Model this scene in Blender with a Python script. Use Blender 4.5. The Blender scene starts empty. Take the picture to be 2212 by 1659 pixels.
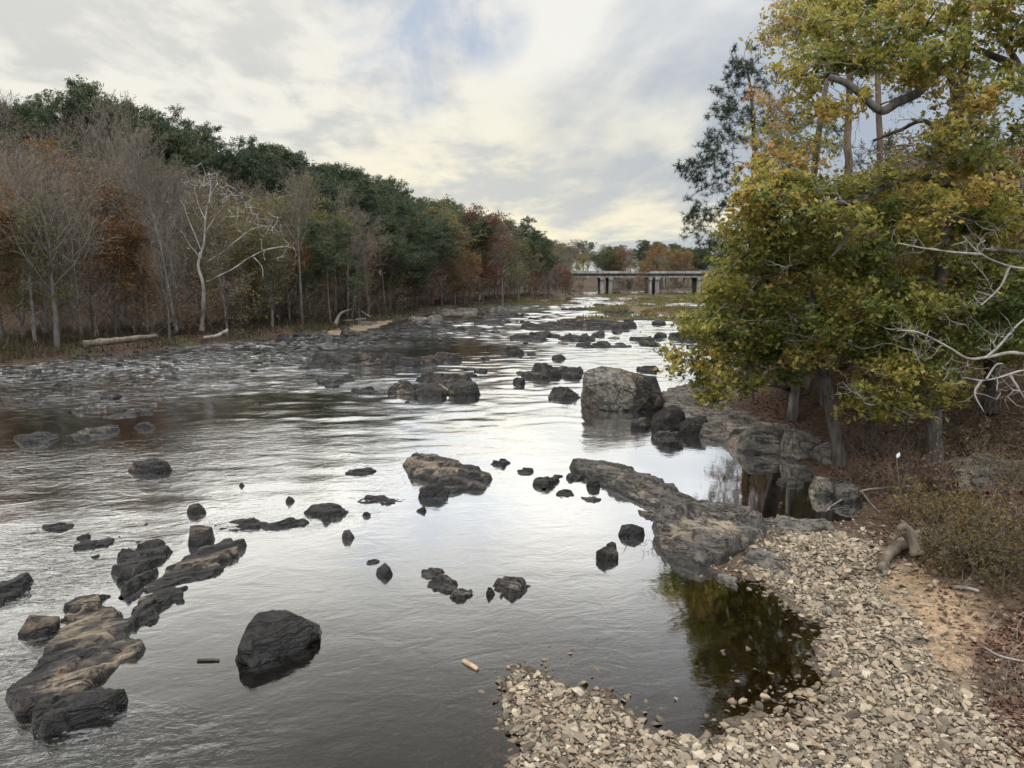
import bpy, math, random
import numpy as np
from mathutils import Vector
C = bpy.context.scene
PI = math.pi
# ------------------------------------------------------------------ camera
CAMZ, FPX, CX, CY = 6.0, 1661.0, 1106.0, 829.5      # survey units: pixels of a 2212 x 1659 print
PITCH = math.radians(7.87)
cam_d = bpy.data.cameras.new('camera'); cam = bpy.data.objects.new('camera', cam_d)
C.collection.objects.link(cam); C.camera = cam
cam.location = (0, 0, CAMZ); cam.rotation_euler = (PI/2 - PITCH, 0, 0)
cam_d.sensor_width = 36; cam_d.lens = 36*FPX/2212; cam_d.clip_end = 9000; cam_d.clip_start = .1
# ------------------------------------------------------------------ render / exposure
C.view_settings.view_transform = 'Standard'; C.view_settings.look = 'None'
C.view_settings.exposure = 0.0; C.view_settings.gamma = 1.0
cy = C.cycles
cy.use_adaptive_sampling = True; cy.adaptive_threshold = 0.03; cy.adaptive_min_samples = 24
cy.use_denoising = True
cy.max_bounces = 6; cy.diffuse_bounces = 3; cy.glossy_bounces = 3; cy.transmission_bounces = 3
cy.transparent_max_bounces = 8; cy.caustics_reflective = False; cy.caustics_refractive = False
# ------------------------------------------------------------------ node helper
class NT:
    def __init__(s, tree): s.t = tree; s.n = tree.nodes; s.l = tree.links
    def new(s, typ, **kw):
        n = s.n.new(typ)
        for k, v in kw.items(): setattr(n, k, v)
        return n
    def put(s, sock, v):
        if isinstance(v, bpy.types.NodeSocket): s.l.new(v, sock)
        elif v is not None:
            if sock.type == 'RGBA' and len(v) == 3: v = (*v, 1)
            sock.default_value = v
    def m(s, op, a, b=None, c=None, clamp=False):
        n = s.new('ShaderNodeMath', operation=op, use_clamp=clamp)
        for i, v in enumerate((a, b, c)):
            if v is not None: s.put(n.inputs[i], v)
        return n.outputs[0]
    def sstep(s, v, a, b, lo=0.0, hi=1.0):
        n = s.new('ShaderNodeMapRange', interpolation_type='SMOOTHSTEP')
        for k, q in zip(('Value', 'From Min', 'From Max', 'To Min', 'To Max'), (v, a, b, lo, hi)): s.put(n.inputs[k], q)
        return n.outputs[0]
    def mix(s, f, a, b, blend='MIX'):
        n = s.new('ShaderNodeMix', data_type='RGBA', blend_type=blend)
        s.put(n.inputs['Factor'], f); s.put(n.inputs[6], a); s.put(n.inputs[7], b)
        return n.outputs[2]
    def noise(s, vec, scale, detail=4, rough=.55, dist=0.0, out='Fac'):
        n = s.new('ShaderNodeTexNoise')
        if vec is not None: s.l.new(vec, n.inputs['Vector'])
        n.inputs['Scale'].default_value = scale; n.inputs['Detail'].default_value = detail
        n.inputs['Roughness'].default_value = rough; n.inputs['Distortion'].default_value = dist
        return n.outputs[out]
    def comb(s, x, y, z=0.0):
        n = s.new('ShaderNodeCombineXYZ')
        for i, v in enumerate((x, y, z)): s.put(n.inputs[i], v)
        return n.outputs[0]
    def sep(s, v):
        n = s.new('ShaderNodeSeparateXYZ'); s.l.new(v, n.inputs[0]); return n.outputs
    def mapping(s, v, scale=(1, 1, 1), rot=(0, 0, 0)):
        n = s.new('ShaderNodeMapping'); s.l.new(v, n.inputs[0])
        n.inputs['Scale'].default_value = scale; n.inputs['Rotation'].default_value = rot
        return n.outputs[0]
    def dot(s, v, d):
        n = s.new('ShaderNodeVectorMath', operation='DOT_PRODUCT'); s.l.new(v, n.inputs[0]); n.inputs[1].default_value = d
        return n.outputs['Value']
    def ramp(s, f, stops):
        n = s.new('ShaderNodeValToRGB'); s.l.new(f, n.inputs[0]); e = n.color_ramp.elements
        while len(e) < len(stops): e.new(.5)
        for el, (p, c) in zip(e, stops): el.position = p; el.color = (*c, 1)
        return n.outputs[0]
    def bump(s, h, strength, dist, normal=None):
        n = s.new('ShaderNodeBump'); s.put(n.inputs['Height'], h); s.put(n.inputs['Strength'], strength); s.put(n.inputs['Distance'], dist)
        if normal is not None: s.l.new(normal, n.inputs['Normal'])
        return n.outputs[0]

def ray(px, py):
    u, v = (px-CX)/FPX, (py-CY)/FPX
    c, s = math.cos(PITCH), math.sin(PITCH)
    return np.array([u, c - v*s, -s - v*c])
def G(px, py, z=0.0):                                # a point of the ground, at height z
    d = ray(px, py); return np.array([0, 0, CAMZ]) + d*((z-CAMZ)/d[2])
def W(px, py, Y):                                    # a point Y metres ahead
    d = ray(px, py); return np.array([0, 0, CAMZ]) + d*(Y/d[1])
def proj(p):
    x, y, z = p[..., 0], p[..., 1], p[..., 2]-CAMZ
    c, s = math.cos(PITCH), math.sin(PITCH)
    dep = y*c - z*s; up = y*s + z*c
    return CX + FPX*x/dep, CY - FPX*up/dep
# ------------------------------------------------------------------ sky and sun
SUN_AZ, SUN_EL = math.radians(-38), math.radians(20)     # azimuth from +Y, left is negative
world = bpy.data.worlds.new('World'); C.world = world; world.use_nodes = True
def build_sky():
    w = NT(world.node_tree); w.n.clear()
    out = w.new('ShaderNodeOutputWorld'); bg = w.new('ShaderNodeBackground'); w.l.new(bg.outputs[0], out.inputs[0])
    sky = w.new('ShaderNodeTexSky', sky_type='NISHITA'); sky.sun_disc = False
    sky.sun_elevation = SUN_EL; sky.sun_rotation = SUN_AZ; sky.air_density = 1.0; sky.dust_density = 1.5
    d = w.new('ShaderNodeTexCoord').outputs['Generated']
    x, y, z = w.sep(d)
    zc = w.m('ADD', w.m('MAXIMUM', z, 0.0), .10)
    u, v = w.m('DIVIDE', x, zc), w.m('DIVIDE', y, zc)
    b = math.radians(-4)
    us = w.m('SUBTRACT', w.m('MULTIPLY', u, math.cos(b)), w.m('MULTIPLY', v, math.sin(b)))
    vs = w.m('ADD', w.m('MULTIPLY', u, math.sin(b)), w.m('MULTIPLY', v, math.cos(b)))
    pa = w.comb(us, w.m('MULTIPLY', vs, .36), 3.7)
    n1 = w.noise(pa, 1.25, 6, .52, .25)
    pb = w.comb(w.m('MULTIPLY', us, 1.4), w.m('MULTIPLY', vs, .8), 8.1)
    n2 = w.noise(pb, 2.9, 6, .56, .2)
    left = w.sstep(x, .22, -.25)                        # mottled towards the left
    nn = w.m('ADD', w.m('MULTIPLY', n1, w.m('SUBTRACT', 1.0, w.m('MULTIPLY', left, .72))), w.m('MULTIPLY', n2, w.m('MULTIPLY', left, .72)))
    nn = w.m('SUBTRACT', nn, w.m('MULTIPLY', w.sstep(x, -.04, .28), .15))
    lit = w.sstep(nn, .40, .60)
    sd = (math.sin(SUN_AZ)*math.cos(SUN_EL), math.cos(SUN_AZ)*math.cos(SUN_EL), math.sin(SUN_EL))
    ds = w.dot(d, sd)
    near = w.sstep(ds, .62, 1.0)
    k = w.m('ADD', w.m('ADD', w.m('MULTIPLY', lit, .78), w.m('MULTIPLY', near, .24)), w.m('MULTIPLY', w.sstep(z, .20, .34), .5), clamp=True)
    cloud = w.mix(k, (.43, .49, .575), (.90, .90, .87))
    cloud = w.mix(w.m('MULTIPLY', near, .75), cloud, w.mix(lit, (.70, .69, .64), (.90, .87, .77)))
    # creamy light low over the valley
    low = w.m('MULTIPLY', w.sstep(z, .30, .02), w.sstep(w.dot(d, (.03, .985, .14)), .93, .995))
    cloud = w.mix(w.m('MULTIPLY', low, w.sstep(nn, .38, .58, .25, 1.0)), cloud, (1.04, .95, .67))
    # blue gaps
    gap = None
    for px, py, a in ((855, 165, .9990), (890, 60, .9988), (1040, 40, .9992), (800, 10, .9990)):
        r = ray(px, py); r = r/np.linalg.norm(r)
        g = w.sstep(w.dot(d, tuple(r)), a-.0018, 1.0)
        gap = g if gap is None else w.m('MAXIMUM', gap, g)
    gap = w.m('MULTIPLY', gap, w.sstep(w.noise(pa, 2.3, 5, .55, .8), .70, .42), clamp=True)
    skyc = w.mix(1.0, sky.outputs[0], (.10, .10, .10), 'MULTIPLY')
    clear = w.mix(.7, skyc, (.20, .34, .60))
    col = w.mix(w.m('MULTIPLY', gap, .72), cloud, clear)
    # an overcast dome brightens to the zenith; extra fill light added behind the camera
    dome_fill = w.m('ADD', w.m('ADD', 1.0, w.m('MULTIPLY', w.sstep(z, .55, .9), 2.6)), w.m('MULTIPLY', w.sstep(y, .1, -.5), 1.9))
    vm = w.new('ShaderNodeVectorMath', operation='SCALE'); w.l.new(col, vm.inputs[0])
    w.l.new(w.m('MULTIPLY', dome_fill, 10.0), vm.inputs['Scale'])
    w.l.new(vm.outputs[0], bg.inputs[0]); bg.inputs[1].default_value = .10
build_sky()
sun_d = bpy.data.lights.new('sun', 'SUN'); sun_o = bpy.data.objects.new('sun', sun_d); C.collection.objects.link(sun_o)
sun_d.energy = 0.5; sun_d.angle = math.radians(120); sun_d.color = (1.0, .93, .80)
sun_o.rotation_euler = (PI/2 - SUN_EL, 0, -SUN_AZ + PI)
sun_o.rotation_euler = Vector((-math.sin(SUN_AZ)*math.cos(SUN_EL), -math.cos(SUN_AZ)*math.cos(SUN_EL), -math.sin(SUN_EL))).to_track_quat('-Z', 'Y').to_euler()

# ------------------------------------------------------------------ noise
def _h(ix, iy, iz, seed):
    h = (ix*374761393 + iy*668265263 + iz*1274126177 + seed*362437) & 0xffffffff
    h = ((h ^ (h >> 13))*1274126177) & 0xffffffff
    return ((h ^ (h >> 16)) & 0xffff)/32767.5 - 1
def vnoise(P, seed=0):
    P = np.asarray(P, float); i = np.floor(P).astype(np.int64); f = P - i; f = f*f*(3-2*f)
    r = 0
    for dx in (0, 1):
        for dy in (0, 1):
            for dz in (0, 1):
                wt = (f[..., 0] if dx else 1-f[..., 0])*(f[..., 1] if dy else 1-f[..., 1])*(f[..., 2] if dz else 1-f[..., 2])
                r = r + wt*_h(i[..., 0]+dx, i[..., 1]+dy, i[..., 2]+dz, seed)
    return r
def fbm(P, seed=0, octs=4, gain=.5):
    r, a, P = 0, 1.0, np.asarray(P, float)
    for o in range(octs): r = r + a*vnoise(P, seed+o*17); P = P*2.03; a *= gain
    return r
def sm(x, a, b):
    t = np.clip((np.asarray(x, float)-a)/(b-a), 0, 1); return t*t*(3-2*t)
def nrm(v): return v/(np.linalg.norm(v)+1e-9)
def poly_sd(P, poly):                                # signed distance, positive inside
    P = np.asarray(P, float); sh = P.shape[:-1]; P = P.reshape(-1, 2); poly = np.asarray(poly, float)
    best = np.full(len(P), 1e18); ins = np.zeros(len(P), bool)
    for a, b in zip(poly, np.roll(poly, -1, 0)):
        e = b-a; t = np.clip(((P-a)@e)/(e@e+1e-12), 0, 1)
        q = P-a-t[:, None]*e; best = np.minimum(best, (q*q).sum(1))
        c = (a[1] > P[:, 1]) != (b[1] > P[:, 1])
        xx = a[0] + (P[:, 1]-a[1])/(b[1]-a[1]+1e-12)*e[0]
        ins ^= c & (P[:, 0] < xx)
    d = np.sqrt(best); return np.where(ins, d, -d).reshape(sh)

# ------------------------------------------------------------------ mesh building
class MB:
    def __init__(s): s.V = []; s.F = []; s.T = []; s.n = 0
    def add(s, V, F, tone=None):
        V = np.asarray(V, float).reshape(-1, 3); F = np.asarray(F, np.int64)
        s.V.append(V); s.F.append(F+s.n); s.n += len(V)
        t = np.zeros(len(F)) if tone is None else np.broadcast_to(np.asarray(tone, float), (len(F),))
        s.T.append(t)
    def mesh(s, name, mat, smooth=False):
        me = bpy.data.meshes.new(name)
        V = np.concatenate(s.V); me.vertices.add(len(V)); me.vertices.foreach_set('co', V.astype(np.float32).ravel())
        tot = np.concatenate([np.full(len(f), f.shape[1]) for f in s.F]); idx = np.concatenate([f.ravel() for f in s.F])
        me.loops.add(len(idx)); me.loops.foreach_set('vertex_index', idx.astype(np.int32))
        me.polygons.add(len(tot)); st = np.concatenate([[0], np.cumsum(tot)[:-1]])
        me.polygons.foreach_set('loop_start', st.astype(np.int32)); me.polygons.foreach_set('loop_total', tot.astype(np.int32))
        me.polygons.foreach_set('use_smooth', np.full(len(tot), bool(smooth)))
        at = me.attributes.new('tone', 'FLOAT', 'FACE'); at.data.foreach_set('value', np.concatenate(s.T).astype(np.float32))
        me.update(calc_edges=True); me.validate()
        me.materials.append(mat); return me
    def obj(s, name, mat, parent=None, smooth=False, crisp=None):
        me = s.mesh(name, mat, smooth)
        if crisp: me.set_sharp_from_angle(angle=math.radians(crisp))
        return link(name, me, parent)
def link(name, me, parent=None):
    o = bpy.data.objects.new(name, me); C.collection.objects.link(o)
    if parent is not None: o.parent = parent
    return o
def empty(name, loc): 
    o = bpy.data.objects.new(name, None); o.empty_display_size = .2; o.location = loc; C.collection.objects.link(o); return o
def tag(o, label=None, cat=None, group=None, kind=None):
    if label: o['label'] = label
    if cat: o['category'] = cat
    if group: o['group'] = group
    if kind: o['kind'] = kind
    return o
def copy_tree(o):
    c = o.copy(); C.collection.objects.link(c)
    for ch in list(o.children):
        k = ch.copy(); C.collection.objects.link(k); k.parent = c
    return c
def sticks(P0, P1, r0, r1, n=3):
    P0, P1 = np.asarray(P0, float), np.asarray(P1, float); r0, r1 = np.asarray(r0, float), np.asarray(r1, float)
    d = P1-P0; d = d/(np.linalg.norm(d, axis=1, keepdims=True)+1e-9)
    ref = np.where(np.abs(d[:, 2:3]) > .9, np.array([[1., 0, 0]]), np.array([[0, 0, 1.]]))
    a = np.cross(d, ref); a /= np.linalg.norm(a, axis=1, keepdims=True)+1e-9; b = np.cross(d, a)
    N = len(P0); V = np.zeros((N, 2, n, 3))
    for k in range(n):
        q = math.cos(2*PI*k/n)*a + math.sin(2*PI*k/n)*b
        V[:, 0, k] = P0 + q*r0[:, None]; V[:, 1, k] = P1 + q*r1[:, None]
    base = np.arange(N)[:, None]*2*n; F = []
    for k in range(n):
        k2 = (k+1) % n; F.append(base + np.array([[k, k2, n+k2, n+k]]))
    return V.reshape(-1, 3), np.concatenate(F)
def tube(pts, rad, n=8, seed=0, rough=.0):
    pts = np.asarray(pts, float); m = len(pts)
    d = np.gradient(pts, axis=0); d /= np.linalg.norm(d, axis=1, keepdims=True)+1e-9
    a = np.cross(d[0], [0, 0, 1.]) if abs(d[0][2]) < .9 else np.cross(d[0], [1., 0, 0]); a = nrm(a)
    V = []
    for i in range(m):
        a = nrm(a - d[i]*(a@d[i])); b = np.cross(d[i], a)
        th = np.arange(n)*2*PI/n
        ring = pts[i] + (np.cos(th)[:, None]*a + np.sin(th)[:, None]*b)*rad[i]
        V.append(ring)
    V = np.concatenate(V)
    if rough: V = V + (np.repeat(np.asarray(rad), n)*rough)[:, None]*np.stack([vnoise(V*np.array([6, 6, 2.])+k*9.1, seed) for k in range(3)], 1)
    F = []
    for i in range(m-1):
        for k in range(n): F.append((i*n+k, i*n+(k+1) % n, (i+1)*n+(k+1) % n, (i+1)*n+k))
    V = np.concatenate([V, pts[:1], pts[-1:]])
    T = [(len(V)-2, (k+1) % n, k) for k in range(n)] + [(len(V)-1, (m-1)*n+k, (m-1)*n+(k+1) % n) for k in range(n)]
    return V, np.array(F), np.array(T)
def spline(pts, n):
    pts = np.asarray(pts, float); m = len(pts)
    P = np.vstack([2*pts[0]-pts[1], pts, 2*pts[-1]-pts[-2]]); out = []
    for t in np.linspace(0, m-1, n):
        i = min(int(t), m-2); f = t-i; p0, p1, p2, p3 = P[i:i+4]
        out.append(.5*(2*p1 + (p2-p0)*f + (2*p0-5*p1+4*p2-p3)*f*f + (3*p1-p0-3*p2+p3)*f**3))
    return np.array(out)
def add_tube(mb, pts, rad, n=8, seed=0, rough=.12, tone=0):
    V, F, T = tube(pts, rad, n, seed, rough); k = mb.n
    mb.add(V, F, tone); mb.F.append(T+k); mb.T.append(np.full(len(T), float(tone)))
def leaves(mb, Cn, size, rng, tone, flat=.3, aspect=.55):
    """kite-shaped leaf blades at the points Cn"""
    Cn = np.asarray(Cn, float); N = len(Cn)
    if N == 0: return
    nz = rng.normal(0, 1, (N, 3)); nz[:, 2] += flat*2; nz /= np.linalg.norm(nz, axis=1, keepdims=True)
    r = rng.normal(0, 1, (N, 3)); a = r - nz*(r*nz).sum(1, keepdims=True); a /= np.linalg.norm(a, axis=1, keepdims=True)
    b = np.cross(nz, a); L = (size*rng.uniform(.45, 1.5, N))[:, None]; wd = L*aspect*.5
    V = np.stack([Cn-a*L*.5, Cn+b*wd+a*L*.08+nz*L*.07, Cn+a*L*.5, Cn-b*wd+a*L*.08+nz*L*.07], 1)
    F = np.arange(N)[:, None]*4 + np.arange(4)[None]
    mb.add(V.reshape(-1, 3), F, tone)

# ------------------------------------------------------------------ materials
def material(name):
    m = bpy.data.materials.new(name); m.use_nodes = True; t = NT(m.node_tree); t.n.clear()
    out = t.new('ShaderNodeOutputMaterial'); return m, t, out
def principled(t, out, col, rough=.8, normal=None, spec=.3):
    p = t.new('ShaderNodeBsdfPrincipled'); t.put(p.inputs['Base Color'], col); t.put(p.inputs['Roughness'], rough)
    p.inputs['Specular IOR Level'].default_value = spec
    if normal is not None: t.l.new(normal, p.inputs['Normal'])
    t.l.new(p.outputs[0], out.inputs[0]); return p
def leaf_mat(name, stops, trans=.35, vary=.0):
    m, t, out = material(name)
    tone = t.new('ShaderNodeAttribute', attribute_name='tone').outputs['Fac']
    if vary:
        r = t.new('ShaderNodeObjectInfo').outputs['Random']
        tone = t.m('ADD', tone, t.m('MULTIPLY', t.m('SUBTRACT', r, .5), vary), clamp=True)
    col = t.ramp(tone, stops)
    p = t.new('ShaderNodeBsdfPrincipled'); t.put(p.inputs['Base Color'], col); p.inputs['Roughness'].default_value = .55
    p.inputs['Specular IOR Level'].default_value = .3
    tr = t.new('ShaderNodeBsdfTranslucent'); t.put(tr.inputs[0], col)
    mx = t.new('ShaderNodeMixShader'); mx.inputs[0].default_value = trans
    t.l.new(p.outputs[0], mx.inputs[1]); t.l.new(tr.outputs[0], mx.inputs[2]); t.l.new(mx.outputs[0], out.inputs[0])
    return m
def bark_mat(name, c1, c2, scale=6, vary=0):
    m, t, out = material(name)
    pos = t.new('ShaderNodeTexCoord').outputs['Object']
    n = t.noise(t.mapping(pos, (scale, scale, scale*.22)), 1.0, 5, .65)
    n2 = t.noise(pos, .8, 3, .5)
    f = t.m('ADD', t.m('MULTIPLY', n, .7), t.m('MULTIPLY', n2, .4))
    col = t.mix(t.sstep(f, .35, .72), c1, c2)
    if vary:
        r = t.new('ShaderNodeObjectInfo').outputs['Random']
        col = t.mix(t.m('MULTIPLY', r, vary), col, c1)
    principled(t, out, col, .85, t.bump(n, .6, .03), .2); return m
def rock_mat(name, dark, mid, tan, wet_top, tan_amt, strike):
    m, t, out = material(name)
    geo = t.new('ShaderNodeNewGeometry'); pos = geo.outputs['Position']; z = t.sep(pos)[2]
    rp = t.mapping(pos, (1, 1, 1), (0, 0, -strike))
    lay = t.noise(t.mapping(rp, (1.8, 6.5, 5)), 1.0, 8, .68, .5)
    big = t.noise(pos, .75, 4, .55, .6); fine = t.noise(pos, 9.0, 6, .68)
    col = t.mix(t.sstep(t.m('ADD', t.m('MULTIPLY', lay, .6), t.m('MULTIPLY', fine, .4)), .34, .66), dark, mid)
    dry = t.sstep(t.m('ADD', z, t.m('MULTIPLY', t.m('SUBTRACT', big, .5), .45)), wet_top*.35, wet_top)
    tn = t.m('MULTIPLY', t.sstep(t.m('ADD', t.m('MULTIPLY', big, .62), t.m('MULTIPLY', lay, .38)), .60-tan_amt, .76-tan_amt), dry)
    col = t.mix(tn, col, t.mix(fine, tan, (tan[0]*.55, tan[1]*.52, tan[2]*.50)))
    lich = t.m('MULTIPLY', t.sstep(t.noise(pos, 3.1, 6, .7), .60, .72), dry)
    col = t.mix(t.m('MULTIPLY', lich, .35), col, (.17, .16, .135))
    wetc = t.mix(1.0, col, (.30, .29, .28), 'MULTIPLY')
    col = t.mix(dry, wetc, col)
    crack = t.sstep(t.m('ABSOLUTE', t.m('SUBTRACT', t.noise(t.mapping(rp, (.5, 2.6, 2)), 1.3, 4, .6, .6), .5)), .0, .030)
    col = t.mix(t.m('MULTIPLY', t.m('SUBTRACT', 1.0, crack), .75), col, (.012, .011, .010))
    h = t.m('ADD', t.m('ADD', t.m('MULTIPLY', lay, .9), t.m('MULTIPLY', fine, .35)), t.m('MULTIPLY', crack, .35))
    principled(t, out, col, t.sstep(dry, 0, 1, .38, .88), t.bump(h, .9, .10), .35)
    return m
M = {}
M['rock_dark'] = rock_mat('dark_river_rock', (.007, .007, .0075), (.048, .043, .038), (.21, .16, .112), .26, .085, math.radians(35))
M['rock_tan'] = rock_mat('tan_topped_rock', (.011, .0105, .010), (.060, .053, .048), (.33, .262, .185), .13, .13, math.radians(40))
M['rock_grey'] = rock_mat('grey_ledge_rock', (.022, .020, .018), (.135, .12, .103), (.38, .31, .235), .20, .10, math.radians(-38))
M['rock_pale'] = rock_mat('pale_bank_rock', (.04, .036, .032), (.20, .178, .153), (.42, .345, .262), .10, .10, math.radians(-20))
M['rock_boulder'] = rock_mat('grey_boulder_rock', (.055, .050, .044), (.235, .215, .185), (.22, .165, .105), .06, .10, math.radians(-60))
M['bark_grey'] = bark_mat('grey_bark', (.075, .067, .06), (.27, .25, .225), vary=.8)
M['bark_dark'] = bark_mat('dark_bark', (.022, .018, .015), (.085, .07, .058))
M['bark_oak'] = bark_mat('oak_bark', (.035, .030, .026), (.16, .145, .125))
M['bark_white'] = bark_mat('white_bark', (.10, .09, .08), (.46, .435, .40), 1.6)
M['bark_pine'] = bark_mat('pine_bark', (.05, .034, .026), (.17, .12, .09))
M['bark_dead'] = bark_mat('weathered_dead_wood', (.09, .08, .07), (.34, .315, .285), 4)
M['bark_old'] = bark_mat('old_driftwood', (.06, .05, .042), (.24, .215, .185), 4)
M['bark_peel'] = bark_mat('peeled_wood', (.20, .14, .09), (.42, .31, .21), 5)
M['bark_log'] = bark_mat('driftwood', (.05, .038, .028), (.19, .155, .12), 5)
M['twig'] = bark_mat('twig', (.095, .076, .058), (.23, .195, .155), vary=.5)
M['twig_red'] = bark_mat('russet_twig', (.095, .062, .052), (.20, .145, .125), vary=.5)
M['twig_brown'] = bark_mat('brown_twig', (.035, .026, .020), (.13, .10, .075))
M['pine'] = leaf_mat('pine_needles', [(0, (.028, .042, .024)), (.5, (.055, .076, .038)), (1, (.10, .118, .052))], .2, .35)
M['pine_near'] = leaf_mat('pine_needles_near', [(0, (.020, .034, .020)), (.5, (.040, .062, .032)), (1, (.085, .11, .050))], .25)
M['oak'] = leaf_mat('oak_leaves', [(0, (.080, .115, .026)), (.28, (.185, .205, .044)), (.55, (.36, .315, .075)), (.84, (.48, .34, .09)), (1, (.48, .24, .09))], .52)
M['rust'] = leaf_mat('rust_leaves', [(0, (.10, .050, .024)), (.5, (.21, .115, .045)), (1, (.31, .19, .065))], .35, .5)
M['red'] = leaf_mat('red_leaves', [(0, (.085, .034, .024)), (.5, (.145, .062, .038)), (1, (.19, .095, .052))], .35, .4)
M['olive'] = leaf_mat('olive_leaves', [(0, (.080, .080, .028)), (.5, (.150, .138, .048)), (1, (.23, .195, .068))], .38, .5)
M['brown'] = leaf_mat('brown_leaves', [(0, (.072, .055, .036)), (.5, (.135, .104, .066)), (1, (.20, .15, .088))], .3, .5)
M['bush'] = leaf_mat('bright_bush_leaves', [(0, (.05, .09, .015)), (.5, (.11, .16, .025)), (1, (.20, .22, .04))], .4)
M['weed'] = leaf_mat('weed_leaves', [(0, (.050, .040, .018)), (.5, (.095, .072, .030)), (1, (.24, .165, .045))], .35)
M['bankweed'] = leaf_mat('bank_weeds', [(0, (.040, .028, .019)), (.5, (.052, .043, .022)), (1, (.078, .064, .028))], .3)
M['litter'] = leaf_mat('dead_leaves', [(0, (.05, .026, .018)), (.5, (.12, .062, .040)), (1, (.24, .145, .09))], .15)
M['grass'] = leaf_mat('river_grass', [(0, (.080, .060, .032)), (.5, (.115, .098, .040)), (1, (.16, .16, .05))], .35)
M['drygrass'] = leaf_mat('dry_grass', [(0, (.12, .085, .045)), (1, (.27, .20, .11))], .3)
def ground_mat():
    m, t, out = material('ground')
    geo = t.new('ShaderNodeNewGeometry'); pos = geo.outputs['Position']
    vc = t.new('ShaderNodeAttribute', attribute_name='soil').outputs['Color']
    n = t.noise(pos, 7.0, 7, .72); n2 = t.noise(pos, .9, 5, .6)
    col = t.mix(t.sstep(n, .3, .7), t.mix(1.0, vc, (.45, .42, .40), 'MULTIPLY'), t.mix(1.0, vc, (1.5, 1.45, 1.4), 'MULTIPLY'))
    col = t.mix(t.m('MULTIPLY', t.sstep(n2, .48, .65), .4), col, t.mix(1.0, vc, (.62, .62, .62), 'MULTIPLY'))
    principled(t, out, col, .92, t.bump(t.m('ADD', n, n2), .8, .08), .2); return m
M['ground'] = ground_mat()
def water_mat():
    m, t, out = material('river_water')
    pos = t.new('ShaderNodeNewGeometry').outputs['Position']
    ro = t.new('ShaderNodeAttribute', attribute_name='rough').outputs['Fac']
    fo = t.new('ShaderNodeAttribute', attribute_name='foam').outputs['Fac']
    fl = math.radians(-12)
    p = t.mapping(pos, (1, 1, 1), (0, 0, fl))
    a = t.noise(t.mapping(p, (.85, 1.25, 1)), 1.5, 3, .5, .8)
    b = t.noise(t.mapping(p, (.8, 1.3, 1)), 5.0, 3, .55, 1.0)
    c = t.noise(t.mapping(p, (1.0, .7, 1)), .35, 3, .5, .6)
    d = t.noise(t.mapping(p, (.7, 1.6, 1)), 13.0, 2, .5, .6)
    h = t.m('ADD', t.m('MULTIPLY', a, .55), t.m('ADD', t.m('MULTIPLY', b, .18), t.m('ADD', t.m('MULTIPLY', c, .6), t.m('MULTIPLY', d, .045))))
    nrmv = t.bump(h, 1.0, t.m('MULTIPLY', ro, .22))
    fr = t.new('ShaderNodeFresnel'); fr.inputs[0].default_value = 1.36; t.l.new(nrmv, fr.inputs['Normal'])
    gl = t.new('ShaderNodeBsdfGlossy'); gl.inputs['Color'].default_value = (.97, .98, 1, 1); gl.inputs['Roughness'].default_value = .03
    t.l.new(nrmv, gl.inputs['Normal'])
    tr = t.new('ShaderNodeBsdfTransparent'); tr.inputs[0].default_value = (.48, .40, .27, 1)
    mx = t.new('ShaderNodeMixShader'); t.l.new(t.sstep(fr.outputs[0], .030, .205, .035, 1.0), mx.inputs[0]); t.l.new(tr.outputs[0], mx.inputs[1]); t.l.new(gl.outputs[0], mx.inputs[2])
    fn = t.noise(t.mapping(p, (.55, 2.2, 1)), 2.4, 6, .68, .7); speck = t.noise(pos, 17, 2, .5)
    fm = t.m('MULTIPLY', fo, t.sstep(t.m('ADD', t.m('MULTIPLY', fn, .75), t.m('MULTIPLY', speck, .25)), .545, .60), clamp=True)
    wh = t.new('ShaderNodeBsdfDiffuse'); wh.inputs[0].default_value = (.72, .74, .76, 1)
    m2 = t.new('ShaderNodeMixShader'); t.l.new(fm, m2.inputs[0]); t.l.new(mx.outputs[0], m2.inputs[1]); t.l.new(wh.outputs[0], m2.inputs[2])
    t.l.new(m2.outputs[0], out.inputs[0]); return m
M['water'] = water_mat()
def pebble_mat():
    m, t, out = material('river_stone')
    tone = t.new('ShaderNodeAttribute', attribute_name='tone').outputs['Fac']
    tc = t.new('ShaderNodeNewGeometry').outputs['Position']; z = t.sep(tc)[2]
    oi = t.new('ShaderNodeObjectInfo').outputs['Random']
    tt = t.m('FRACT', t.m('ADD', tone, oi))
    col = t.ramp(tt, [(0, (.075, .062, .047)), (.2, (.16, .130, .096)), (.45, (.23, .184, .132)), (.7, (.33, .27, .195)), (.82, (.22, .15, .096)), (.9, (.44, .375, .285)), (1, (.11, .094, .075))])
    n = t.noise(tc, 22, 5, .65)
    col = t.mix(t.sstep(n, .35, .7, .0, .5), col, t.mix(1.0, col, (.5, .47, .43), 'MULTIPLY'))
    wet = t.sstep(t.m('ADD', z, t.m('MULTIPLY', t.noise(tc, 1.2, 3, .5), .05)), .09, .02)
    col = t.mix(wet, col, t.mix(1.0, col, (.38, .33, .27), 'MULTIPLY'))
    principled(t, out, col, t.sstep(wet, 0, 1, .82, .4), t.bump(n, .35, .01), .3); return m
M['pebble'] = pebble_mat()
def concrete(name, a, b):
    m, t, out = material(name); pos = t.new('ShaderNodeNewGeometry').outputs['Position']
    n = t.noise(t.mapping(pos, (1, 1, .25)), .6, 6, .65)
    principled(t, out, t.mix(t.sstep(n, .35, .7), a, b), .85, None, .25); return m
M['concrete'] = concrete('pale_concrete', (.17, .16, .145), (.34, .32, .29))
M['concrete_pale'] = concrete('pier_concrete', (.17, .165, .155), (.34, .325, .30))
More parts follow.
